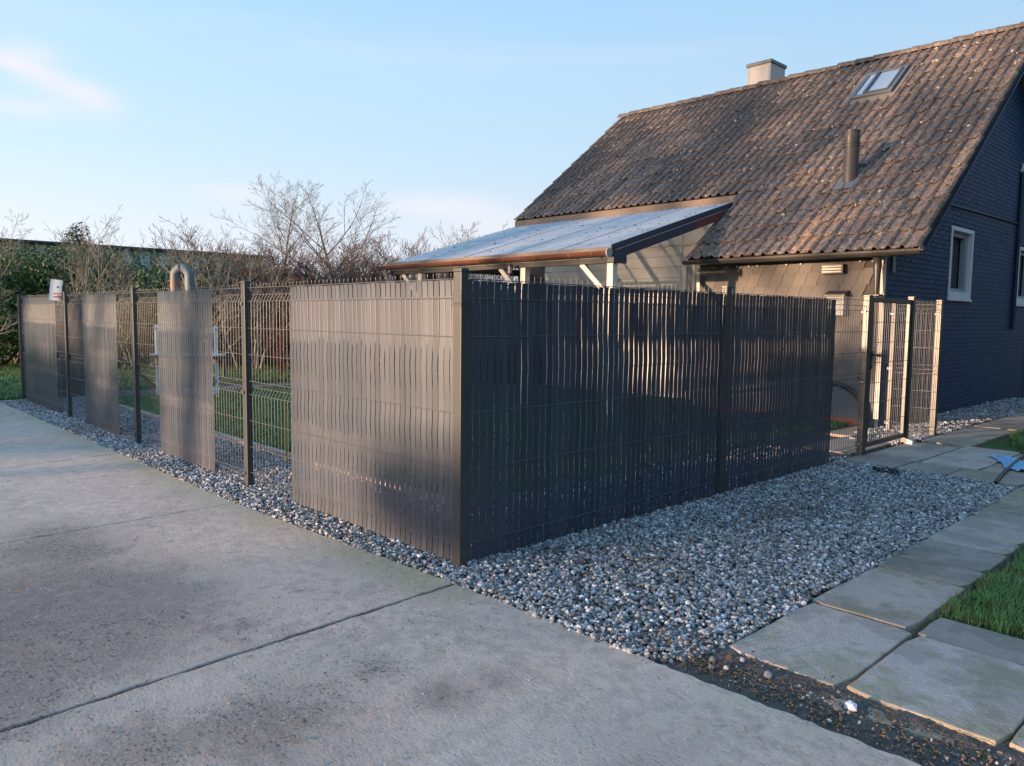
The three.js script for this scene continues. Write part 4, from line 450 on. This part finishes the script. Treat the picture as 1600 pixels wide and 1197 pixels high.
{ // white stand in the garden
  const t = thing('garden_stand', 'white painted garden stand with tall end posts and a shelf on the lawn', 'garden stand', [2.0, 0, -9.1], 0.0); const d = V(0.62, 0, 0.66).normalize(), at = (s, y, o = 0) => [d.x * s - d.z * o, y, d.z * s + d.x * o];
  for (const s of [-0.47, -0.36, 0.36, 0.47]) part('post', beam(at(s, 0), at(s, Math.abs(s) > 0.4 ? 1.06 : 0.92), 0.05, 0.05), M.white, t); part('shelf', beam(at(-0.52, 0.67), at(0.55, 0.67), 0.3, 0.03), M.white, t); part('shelf_rail', beam(at(-0.54, 0.63), at(0.58, 0.63), 0.3, 0.035), M.black, t); part('base_rail', beam(at(-0.45, 0.1), at(0.5, 0.1), 0.05, 0.09), M.white, t);
  for (const s of [-0.47, 0.47]) part('finial', new THREE.SphereGeometry(0.045, 10, 8).translate(at(s, 1.08)[0], 1.08, at(s, 1.08)[2]), M.white, t); }
{ // gooseneck vent
  const b = new MB(), pts = [V(-0.105, 0, 0), V(-0.105, 0.9, 0), V(-0.105, 1.83, 0)]; for (let k = 1; k < 12; k++) { const a = Math.PI - k / 12 * Math.PI; pts.push(V(0.105 * Math.cos(a), 1.83 + 0.115 * Math.sin(a), 0)); } pts.push(V(0.105, 1.83, 0), V(0.105, 1.45, 0)); b.tube(pts, pts.map(() => 0.068), 18); const t = thing('gooseneck_pipe', 'thick grey gooseneck vent pipe standing in the garden', 'vent pipe', [1.63, 0, -8.2], -0.8); part('pipe', b.geo(), mat([0.12, 0.145, 0.165], 0.6), t); part('sleeve', new THREE.CylinderGeometry(0.071, 0.071, 0.12, 18, 1, true).translate(-0.105, 1.72, 0), mat([0.2, 0.12, 0.11], 0.6), t); part('mouth_rim', new THREE.TorusGeometry(0.068, 0.008, 8, 18).rotateX(Math.PI / 2).translate(0.105, 1.45, 0), mat([0.1, 0.1, 0.11], 0.6), t); }

// ------------------------------------------------------------------ trees and shrubs
const barkTex = colorTex(256, 256, (u, v, o) => { const k = 0.5 + 0.9 * fineA(u * 2, v * 0.4); o[0] = 0.15 * k; o[1] = 0.135 * k; o[2] = 0.115 * k; });
const barkSky = mat([0.115, 0.1, 0.09], 0.9), barkM = mat([0.17, 0.16, 0.145], 0.9), barkDark = mat([0.075, 0.065, 0.06], 0.9), barkPale = mat([0.18, 0.172, 0.158], 0.85), barkRed = mat([0.105, 0.072, 0.066], 0.9), barkGreenish = mat([0.12, 0.13, 0.095], 0.9);
function growTree(seed, o) { // returns {trunk, crown}
  const r = rng(seed), T = new MB(), B = new MB(); const lv = o.levels;
  const grow = (p, d, len, rad, depth) => { const n = depth === 0 ? 7 : depth < lv ? 4 : 3, pts = [p.clone()], rs = [rad]; const dir = d.clone(); for (let k = 1; k <= n; k++) { dir.x += (r() - 0.5) * o.wob; dir.z += (r() - 0.5) * o.wob; dir.y += (r() - 0.5) * o.wob + o.rise * (depth ? 1 : 0.3); dir.normalize(); pts.push(pts[k - 1].clone().addScaledVector(dir, len / n)); rs.push(Math.max(o.tip, rad * (1 - 0.75 * k / n))); }
    (depth === 0 ? T : B).tube(pts, rs, depth === 0 ? 8 : depth === 1 ? 5 : 3); if (depth >= lv) return;
    const kids = o.kids[depth], from = depth === 0 ? o.first : 0.2; for (let k = 0; k < kids; k++) { const t = from + (1 - from) * ((k + 0.3 + 0.6 * r()) / kids), f = Math.min(n - 1e-3, t * n), i = Math.floor(f), q = pts[i].clone().lerp(pts[i + 1], f - i); const tang = pts[i + 1].clone().sub(pts[i]).normalize(); const a = k * 2.4 + r() * 1.2, side = V(Math.cos(a), 0, Math.sin(a)).addScaledVector(tang, -tang.dot(V(Math.cos(a), 0, Math.sin(a)))).normalize(); const sp = o.spread * (0.75 + 0.5 * r()); const nd = tang.clone().multiplyScalar(Math.cos(sp)).addScaledVector(side, Math.sin(sp)); const nl = len * o.ratio[depth] * (depth === 0 ? 1.05 - 0.45 * t : 1 - 0.35 * t) * (0.75 + 0.5 * r()); grow(q, nd, nl, Math.max(o.tip, rs[i] * 0.55), depth + 1); } };
  for (let s = 0; s < (o.stems ?? 1); s++) { const a = r() * 6.28, l = (o.stems ?? 1) > 1 ? o.splay * (0.3 + r()) : 0.03; grow(V(Math.cos(a) * (o.foot ?? 0) * r(), -0.05, Math.sin(a) * (o.foot ?? 0) * r()), V(Math.cos(a) * l, 1, Math.sin(a) * l).normalize(), o.h * (0.75 + 0.35 * r()), o.rad * (0.7 + 0.5 * r()), 0); }
  const gs = [T.geo(), B.geo()]; if (o.top) { gs[1].computeBoundingBox(); const k = o.top / gs[1].boundingBox.max.y; gs.forEach((g) => g.scale(k * (o.wide ?? 1), k, k * (o.wide ?? 1))); } return gs; }
function bareTree(label, pos, seed, o, group = 'bare winter trees', cat = 'tree', name = 'bare_tree') { const t = thing(name, label, cat, pos, 0, group), [a, b] = growTree(seed, o); part('trunk', a, o.mat ?? barkM, t); part('crown', b, o.mat2 ?? o.mat ?? barkM, t); return t; }
const BIG = { levels: 4, h: 4.6, rad: 0.10, wob: 0.22, rise: 0.07, tip: 0.0042, kids: [11, 7, 6, 5], first: 0.28, spread: 0.72, ratio: [0.62, 0.52, 0.5, 0.5] };
function leafMass(seed, lobes, n, size, cols, lay = 0.75) { const r = rng(seed), b = new MB(); b.c = []; for (let i = 0; i < n; i++) { const L = lobes[Math.floor(r() * lobes.length)]; const u = r() * 2 - 1, a = r() * 6.283, s = Math.sqrt(1 - u * u), rad = lay + (1 - lay) * r() ** 0.6 + (r() < 0.12 ? 0.12 * r() : 0) - (r() < 0.3 ? 0.3 * r() : 0); const d = V(s * Math.cos(a), u, s * Math.sin(a)); const p = V(L[0] + d.x * L[3] * rad, L[1] + d.y * L[4] * rad, L[2] + d.z * (L[5] ?? L[3]) * rad); if (p.y < 0.02) continue;
    const x = V(r() - 0.5, r() - 0.5, r() - 0.5).normalize(), nn = d.clone().addScaledVector(V(r() - 0.5, r() - 0.3, r() - 0.5), 1.3).normalize(); x.addScaledVector(nn, -x.dot(nn)).normalize(); const y = nn.clone().cross(x), sz = size * (0.6 + 0.8 * r()); const c = cols[Math.floor(r() * cols.length)], t = 0.75 + 0.5 * r();
    b.tri(p.clone().addScaledVector(x, -sz * 0.5), p.clone().addScaledVector(y, sz * 0.24), p.clone().addScaledVector(x, sz * 0.6), nn); b.tri(p.clone().addScaledVector(x, -sz * 0.5), p.clone().addScaledVector(x, sz * 0.6), p.clone().addScaledVector(y, -sz * 0.26), nn); for (let k = 0; k < 6; k++) b.c.push(c[0] * t, c[1] * t, c[2] * t); } return b.geo(); }
const leafM = phys([1, 1, 1], 0.7, { vertexColors: true, side: THREE.DoubleSide, transmission: 0.15, thickness: 0 });
const EVG = [[0.075, 0.14, 0.036], [0.058, 0.115, 0.03], [0.1, 0.165, 0.042], [0.045, 0.085, 0.028]], DKG = [[0.032, 0.055, 0.026], [0.042, 0.066, 0.028], [0.026, 0.044, 0.022]];
function shrub(label, pos, seed, lobes, n, size, cols, group = 'evergreen shrubs behind the garden', name = 'evergreen_shrub', cat = 'shrub') { const t = thing(name, label, cat, pos, 0, group); const r = rng(seed + 9), b = new MB(); for (let k = 0; k < 7; k++) { const L = lobes[k % lobes.length]; b.tube([V((r() - 0.5) * 0.3, -0.05, (r() - 0.5) * 0.3), V(L[0] * 0.5, L[1] * 0.5, L[2] * 0.5), V(L[0], L[1] + L[4] * 0.3, L[2])], [0.05, 0.035, 0.01], 5); } part('trunk', b.geo(), barkDark, t); part('crown', leafMass(seed, lobes, n, size, cols), leafM, t); return t; }
// helper: place by bearing (picture column) and distance along the view axis, on the ground
const col = (u, d) => { const v = V((u - 800) / 1204.34 * d, 0, -d).applyQuaternion(camera.quaternion); return [camera.position.x + v.x, 0, camera.position.z + v.z]; };
bareTree('slim bare tree left of the round-crowned bare tree', col(432, 24), 1001, { ...BIG, top: 5.5, wide: 0.8, h: 5.6, rad: 0.075, kids: [14, 6, 5, 3], spread: 0.62, ratio: [0.42, 0.5, 0.5, 0.5], first: 0.3, tip: 0.0035, mat: barkSky });
bareTree('bare tree with the widest rounded crown, behind the garden', col(532, 23), 1002, { ...BIG, top: 5.4, wide: 1.25, h: 5.0, rad: 0.1, kids: [12, 7, 6, 4], spread: 0.66, ratio: [0.62, 0.52, 0.5, 0.48], rise: 0.06, first: 0.35, tip: 0.0035, mat: barkSky });
bareTree('small bare tree just left of the canopy roof', col(697, 20), 1003, { ...BIG, top: 3.9, h: 3.7, rad: 0.07, kids: [9, 6, 4, 3], ratio: [0.5, 0.5, 0.5, 0.5], first: 0.4 });
bareTree('pale thin multi-stemmed sapling behind the paper notice', col(150, 17), 1004, { ...BIG, top: 3.6, levels: 3, stems: 6, splay: 0.3, foot: 0.4, h: 3.6, rad: 0.034, kids: [6, 4, 3], wob: 0.18, ratio: [0.4, 0.5, 0.5], mat: barkPale });
bareTree('pale thin sapling standing right of the paper notice', col(212, 18), 1005, { ...BIG, top: 3.5, levels: 3, stems: 4, splay: 0.35, foot: 0.3, h: 3.5, rad: 0.03, kids: [7, 5, 3], ratio: [0.38, 0.5, 0.5], mat: barkPale });
bareTree('pale upright sapling beside the gooseneck pipe', col(345, 15.5), 1006, { ...BIG, top: 3.2, levels: 3, stems: 5, splay: 0.34, foot: 0.3, h: 3.3, rad: 0.034, kids: [7, 5, 4], ratio: [0.4, 0.5, 0.5], mat: barkPale });
bareTree('twiggy sapling between the gooseneck pipe and the slim bare tree', col(392, 18), 1007, { ...BIG, top: 3.7, levels: 3, stems: 5, splay: 0.28, foot: 0.4, h: 3.5, rad: 0.04, kids: [8, 6, 4], ratio: [0.36, 0.5, 0.5], mat: barkM });
bareTree('bare tree reaching in from the left picture edge', col(-40, 15), 1008, { ...BIG, top: 3.4, levels: 4, stems: 3, splay: 0.5, foot: 0.3, h: 3.8, rad: 0.07, kids: [9, 7, 4, 3], wob: 0.3, ratio: [0.5, 0.5, 0.5, 0.5], mat: barkPale });
const THK = { levels: 3, stems: 36, splay: 0.5, foot: 1.3, h: 2.7, rad: 0.022, wob: 0.25, rise: 0.05, tip: 0.004, kids: [8, 6, 4], first: 0.2, spread: 0.55, ratio: [0.36, 0.5, 0.55] };
[[330, 20, 2.6, 'greenish brown twiggy thicket behind the gooseneck pipe', barkGreenish], [455, 21, 2.9, 'dark twiggy thicket below the slim bare tree', barkDark], [500, 22.5, 2.7, 'twiggy thicket below the round-crowned bare tree', barkDark], [590, 21, 2.9, 'reddish twiggy thicket left of the canopy', barkRed], [545, 20, 2.5, 'brown twiggy thicket in front of the round-crowned tree', barkRed], [635, 23, 3.1, 'reddish twiggy thicket nearest the canopy roof', barkRed], [400, 21, 2.6, 'grey twiggy thicket above the second fence post', barkM], [690, 24, 3.2, 'reddish twigs seen just above the canopy edge', barkRed], [40, 21, 3.1, 'pinkish twiggy thicket high at the far left', barkRed], [600, 18, 2.0, 'low red-brown thicket behind the slatted corner panel', barkRed]].forEach(([u, d, h, l, m], k) => bareTree(l, col(u, d), 1100 + k, { ...THK, h: h * 0.92, top: h * 1.2, wide: 1.3, mat: m }, 'bare twiggy thickets', 'thicket', 'bare_thicket'));
const lob = (seed, n, w, h) => { const r = rng(seed), o = []; for (let k = 0; k < n; k++) { const f = r(), s = 0.55 + 0.4 * r(); o.push([(r() - 0.5) * w, h * (0.25 + 0.55 * f), (r() - 0.5) * w * 0.7, w * 0.26 * s + 0.2, h * 0.22 * s + 0.18]); } return o; };
[[30, 19.5, 2.2, 3.0, 0, 'evergreen shrub at the far left behind the last post'], [95, 19, 2.6, 3.1, 0, 'tall evergreen shrub behind the far slatted panel'], [170, 20, 2.4, 2.9, 1, 'dark evergreen shrub behind the pale saplings'], [225, 19, 2.4, 2.7, 0, 'bright evergreen shrub left of the gooseneck pipe'], [270, 20.5, 2.2, 2.5, 0, 'evergreen shrub behind the gooseneck pipe'], [150, 24, 1.0, 4.3, 1, 'small dark conifer rising above the long shed'], [430, 22, 2.8, 2.6, 1, 'dark evergreen bush below the slim bare tree'], [480, 21.5, 2.2, 2.4, 1, 'dark evergreen bush left of the round-crowned tree'], [330, 22, 2.4, 2.3, 1, 'low dark evergreen right of the gooseneck pipe'], [62, 18.4, 2.4, 3.1, 0, 'evergreen shrub left of the paper notice'], [2, 18.2, 2.2, 2.9, 0, 'evergreen shrub at the very left picture edge'], [118, 20.5, 2.6, 3.0, 0, 'leafy evergreen shrub just right of the paper notice'], [246, 18.2, 2.0, 2.5, 0, 'bright leafy evergreen left of the gooseneck pipe, nearest the fence'], [560, 22, 2.6, 2.2, 1, 'dark low bush under the reddish thickets'], [660, 24, 3.0, 2.3, 1, 'dark low bush beside the canopy corner']].forEach(([u, d, w, h, dk, l], k) => shrub(l, col(u, d), 1300 + k, lob(1400 + k, 13, w, h), 9000, 0.085, dk ? DKG : EVG));
{ // red-stemmed standard with a yellow stem near the fence
  const t = thing('red_twig_shrub', 'young shrub with yellow stem and red twigs just behind the fence', 'shrub', [0.66, 0, -3.23]); const r = rng(71), S = new MB(), B = new MB(); S.tube([V(0, -0.02, 0), V(-0.01, 0.4, 0.03), V(-0.03, 0.82, 0.02)], [0.012, 0.011, 0.009], 8); for (let k = 0; k < 20; k++) { const a = r() * 6.28, sp = 0.12 + 0.45 * r(), l = 0.2 + 0.3 * r(); const p0 = V(-0.03, 0.76 + 0.1 * r(), 0.02), p1 = p0.clone().add(V(Math.cos(a) * sp * l, l * 0.6, Math.sin(a) * sp * l)), p2 = p1.clone().add(V(Math.cos(a) * sp * l * 0.5, l * 0.5, Math.sin(a) * sp * l * 0.5)); B.tube([p0, p1, p2], [0.004, 0.003, 0.0015], 4); for (let j = 0; j < 3; j++) { const q = p0.clone().lerp(p2, 0.4 + 0.5 * r()); B.tube([q, q.clone().add(V((r() - 0.5) * 0.14, 0.06 + 0.09 * r(), (r() - 0.5) * 0.14))], [0.0022, 0.0012], 3); } } part('stem', S.geo(), mat([0.42, 0.29, 0.08], 0.7), t); part('twigs', B.geo(), mat([0.42, 0.085, 0.065], 0.7), t); }
// grassy bank and long shed far behind
{ const g = new THREE.PlaneGeometry(60, 7, 60, 10); g.rotateX(-Math.PI / 2); const p = g.attributes.position; for (let i = 0; i < p.count; i++) { const f = (3.5 - p.getZ(i)) / 7; p.setY(i, 2.9 * sstep(0, 1, f) + 0.15 * (fineA(p.getX(i) / 9, p.getZ(i) / 9) - 0.5)); } g.computeVertexNormals(); g.translate(14, 0, -30.2); uvm(g, 2.5); structure('grass_bank', g, mat([1.5, 1.5, 1.4], 0.95, { map: grassTex }), 'bright green grassy bank before the long shed'); }
{ const t = thing('long_shed', 'long low shed with dark roof edge and pale wall panels behind the trees', 'shed', [0, 0, -34]); part('wall', box(-4, 15.2, 0, 4.12, -6, 0), mat([0.16, 0.23, 0.16], 0.8), t); part('roof', box(-4.3, 15.5, 4.12, 4.21, -6.3, 0.35), mat([0.035, 0.038, 0.042], 0.7), t); for (let k = 0; k < 23; k++) part('wall_panel', box(-3.8 + k * 0.82, -3.8 + k * 0.82 + 0.4, 2.4, 4.08, 0, 0.05), mat([0.36, 0.42, 0.38], 0.6), t); }
// far trees seen over the shed
[[238, 60, 5.2], [262, 62, 5.4], [30, 58, 6.2], [70, 60, 5.8], [5, 55, 6.6]].forEach(([u, d, h], k) => bareTree(['far bare tree over the shed, left of a pair', 'far bare tree over the shed, right of a pair', 'far brownish tree above the left shrubs', 'far brownish tree beside the leftmost sapling', 'far brownish tree at the left picture edge'][k], col(u, d), 1500 + k, { ...BIG, h, top: h * 1.05, rad: 0.12, tip: 0.014, kids: [12, 7, 5, 3], mat: barkRed, ratio: [0.55, 0.5, 0.5, 0.5] }, 'far bare trees'));

// ------------------------------------------------------------------ outside the frame: what shades the yard
const HEDGEC = [[0.03, 0.05, 0.02], [0.04, 0.06, 0.024], [0.022, 0.04, 0.016]];
function hedgePiece(label, pos, w, h, dep, seed, n = 5200, core = 0.93) { const r = rng(seed), lobes = []; for (let k = 0; k < 16; k++) lobes.push([(r() - 0.5) * dep * 0.5, h * (0.15 + 0.72 * r()), (r() - 0.5) * w, dep * 0.42, h * 0.2, w * 0.22]); const t = thing('hedge', label, 'hedge', pos, 0, 'hedges around the yard, outside the view'); part('stems', box(-dep * 0.2, dep * 0.2, -0.1, h * core, -w * 0.5, w * 0.5), barkDark, t); part('foliage', leafMass(seed, lobes, n, 0.34, HEDGEC, 0.55), leafM, t); return t; }
for (let k = 0; k < 9; k++) hedgePiece(`hedge across the driveway, ${['first', 'second', 'third', 'fourth', 'fifth', 'sixth', 'seventh', 'eighth', 'ninth'][k]} section, outside the view`, [-25, 0, 6 - k * 4.2], 4.4, [7.5, 7.5, 7.5, 1.75, 1.75, 3.1, 3.2, 1.8, 1.8][k], 1.3, 1700 + k, k === 5 || k === 6 ? 3400 : 5200, k === 3 || k === 4 ? 0.8 : k === 5 || k === 6 ? 0.55 : 0.93);
[[-8.25, 2.55, 0.3, 'first'], [-7.3, 2.68, 0.41, 'second'], [-6.2, 2.66, 0.4, 'third']].forEach(([z, y, h, l], k) => shrub(`${l} of the unseen evergreen trees added across the driveway to shade the fence and gravel`, [-25, 0, z], 1777 + k, [[0, y, -0.35, 0.3, h * 0.9, 0.4], [0, y, 0, 0.32, h, 0.4], [0, y + 0.02, 0.35, 0.3, h * 0.95, 0.4]], 3400, 0.16, HEDGEC, 'trees added for shade, outside the view', 'added_shade_tree', 'tree'));  // added unseen trees, shaped to shade fence and gravel but not the driveway
bareTree('bare roadside tree shading the left of the roof, outside the view', [-27, 0, -15.5], 1801, { ...BIG, h: 7.6, rad: 0.2, tip: 0.02, kids: [13, 8, 6, 4], mat: barkM }, 'bare trees outside the view');
bareTree('second bare roadside tree, outside the view', [-30, 0, -20.5], 1802, { ...BIG, h: 8.2, rad: 0.22, tip: 0.02, kids: [14, 8, 6, 4], mat: barkM }, 'bare trees outside the view');
bareTree('third bare roadside tree, outside the view', [-26, 0, -12.2], 1803, { ...BIG, h: 6.4, rad: 0.16, tip: 0.016, kids: [9, 6, 5, 3], mat: barkM }, 'bare trees outside the view');
for (let k = 0; k < 5; k++) { const w = 4.6; const t = hedgePiece(`tall conifer hedge opposite the gable, ${['first', 'second', 'third', 'fourth', 'fifth'][k]} section, outside the view`, [5.2 + k * 4.3, 0, 5.8], w, 6.2, 1.6, 1900 + k, 7000); t.rotation.y = Math.PI / 2; }

// ------------------------------------------------------------------ litter: twigs and leaves
{ const r = rng(2001), b = new MB(), spots = []; for (let k = 0; k < 150; k++) { const z = 1.45 + 0.9 * r(); spots.push([-0.1 + 0.24 * r(), -0.005, z]); } for (let k = 0; k < 30; k++) spots.push([-0.15 + 0.05 * r(), 0.004, 0.2 + 1.3 * r()]); for (let k = 0; k < 40; k++) spots.push([0.08 + 0.07 * r(), 0.0, 1.55 + 0.9 * r()]); for (let k = 0; k < 24; k++) spots.push([-2 + 1.8 * r(), 0.006, -1.5 + 3.6 * r()]); for (let k = 0; k < 40; k++) spots.push([1.5 + 1.6 * r(), 0.035, 0.55 + 0.45 * r()]);
  for (const [x, y, z] of spots) { const a = r() * 6.28, l = 0.015 + 0.05 * r() ** 2; b.tube([V(x, y, z), V(x + Math.cos(a) * l * 0.5, y + 0.006 * r(), z + Math.sin(a) * l * 0.5), V(x + Math.cos(a + 0.4) * l, y, z + Math.sin(a + 0.4) * l)], [0.0013, 0.0013, 0.0008], 4); } stuffOf(tag(part('twig_litter', b.geo(), mat([0.16, 0.11, 0.075], 0.9)), 'dry twigs and stalks scattered on gravel and driveway edge', 'litter'));
  const lf = new THREE.CircleGeometry(1, 6).rotateX(-Math.PI / 2); { const p = lf.attributes.position; for (let i = 0; i < p.count; i++) p.setY(i, 0.25 * p.getX(i) ** 2); } lf.computeVertexNormals(); lf.deleteAttribute('uv'); const L = []; for (let k = 0; k < 620; k++) { const a = r(), c = a < 0.55 ? [2.3, 0.6, 0.8, 0.22] : a < 0.88 ? [0.7, 0.55, 0.8, 0.5] : [0.0, 1.45, 0.2, 0.3]; L.push([c[0] + (r() + r() - 1) * c[2], 0.022 + 0.012 * r(), c[1] + (r() + r() - 1) * c[3]]); }
  const im = new THREE.InstancedMesh(lf, mat([1, 1, 1], 0.9, { side: THREE.DoubleSide }), L.length), m4 = new THREE.Matrix4(), q = new THREE.Quaternion(), e = new THREE.Euler(), c = new THREE.Color(); L.forEach(([x, y, z], i) => { const s = 0.003 + 0.009 * r() ** 2; im.setMatrixAt(i, m4.compose(V(x, y, z), q.setFromEuler(e.set((r() - 0.5) * 0.9, r() * 6, (r() - 0.5) * 0.9)), V(s * 1.6, s, s))); const t = 0.6 + 0.6 * r(); im.setColorAt(i, c.setRGB(0.17 * t, 0.085 * t, 0.05 * t)); }); im.name = 'fallen_leaves'; tag(im, 'small brown fallen leaves caught in the gravel', 'leaves', null, 'stuff'); scene.add(im); }
{ // grit on the concrete, crumbs and moss in the joints, clods on the soil strip
  const r = rng(2101), g = stoneGeo(140, 0), im4 = new THREE.Matrix4(), q = new THREE.Quaternion(), e = new THREE.Euler(), c = new THREE.Color(), L = [];
  for (let k = 0; k < 900; k++) { const x = -2.6 + 2.4 * r(), z = -4.5 + 7 * r(); L.push([x, 0.002, z, 0.0015 + 0.003 * r() ** 3, 0]); }
  for (let k = 0; k < 500; k++) { const d = dirt[Math.floor(r() * 6)]; L.push([d[0] + (r() + r() - 1) * d[2] * 1.3, 0.002, d[1] + (r() + r() - 1) * d[3] * 1.3, 0.0015 + 0.003 * r() ** 2, 1]); }
  for (let k = 0; k < 900; k++) { const t = r(), x = -3.4 + 3.2 * t; L.push([x, -0.003, lerp(0.376, 0.2, t) + 0.012 * (r() - 0.5), 0.002 + 0.005 * r() ** 2, r() < 0.3 ? 2 : 1]); }
  for (let k = 0; k < 300; k++) { const t = r(), x = -3.4 + 3.1 * t; L.push([x, -0.003, lerp(-1.936, -2.08, t) + 0.01 * (r() - 0.5), 0.002 + 0.004 * r() ** 2, r() < 0.4 ? 2 : 1]); }
  for (let k = 0; k < 900; k++) { const z = -4 + 7 * r(); L.push([(z > 1.4 ? -0.12 : z < -2.08 ? -0.3 : -0.19) + 0.03 * (r() - 0.5), 0.0, z, 0.002 + 0.005 * r() ** 2, r() < 0.25 ? 2 : 1]); }
  for (let k = 0; k < 1700; k++) { const z = 1.45 + 1.2 * r(); L.push([-0.11 + 0.26 * r(), -0.008, z, 0.002 + 0.009 * r() ** 3, r() < 0.12 ? 0 : r() < 0.2 ? 2 : 3]); }
  const im = new THREE.InstancedMesh(g, mat([1, 1, 1], 0.95), L.length); L.forEach(([x, y, z, s, k], i) => { q.setFromEuler(e.set(r() * 6, r() * 6, r() * 6)); im.setMatrixAt(i, im4.compose(V(x, y, z), q, V(s, s, s))); const t = 0.6 + 0.7 * r(); if (k === 0) c.setRGB(0.4 * t, 0.38 * t, 0.36 * t); else if (k === 1) c.setRGB(0.09 * t, 0.075 * t, 0.065 * t); else if (k === 2) c.setRGB(0.06 * t, 0.075 * t, 0.025 * t); else c.setRGB(0.14 * t, 0.105 * t, 0.08 * t); im.setColorAt(i, c); });
  im.name = 'grit'; tag(im, 'grit, soil crumbs and bits of moss on concrete and in joints', 'grit', null, 'stuff'); scene.add(im); }
renderer.render(scene, camera);
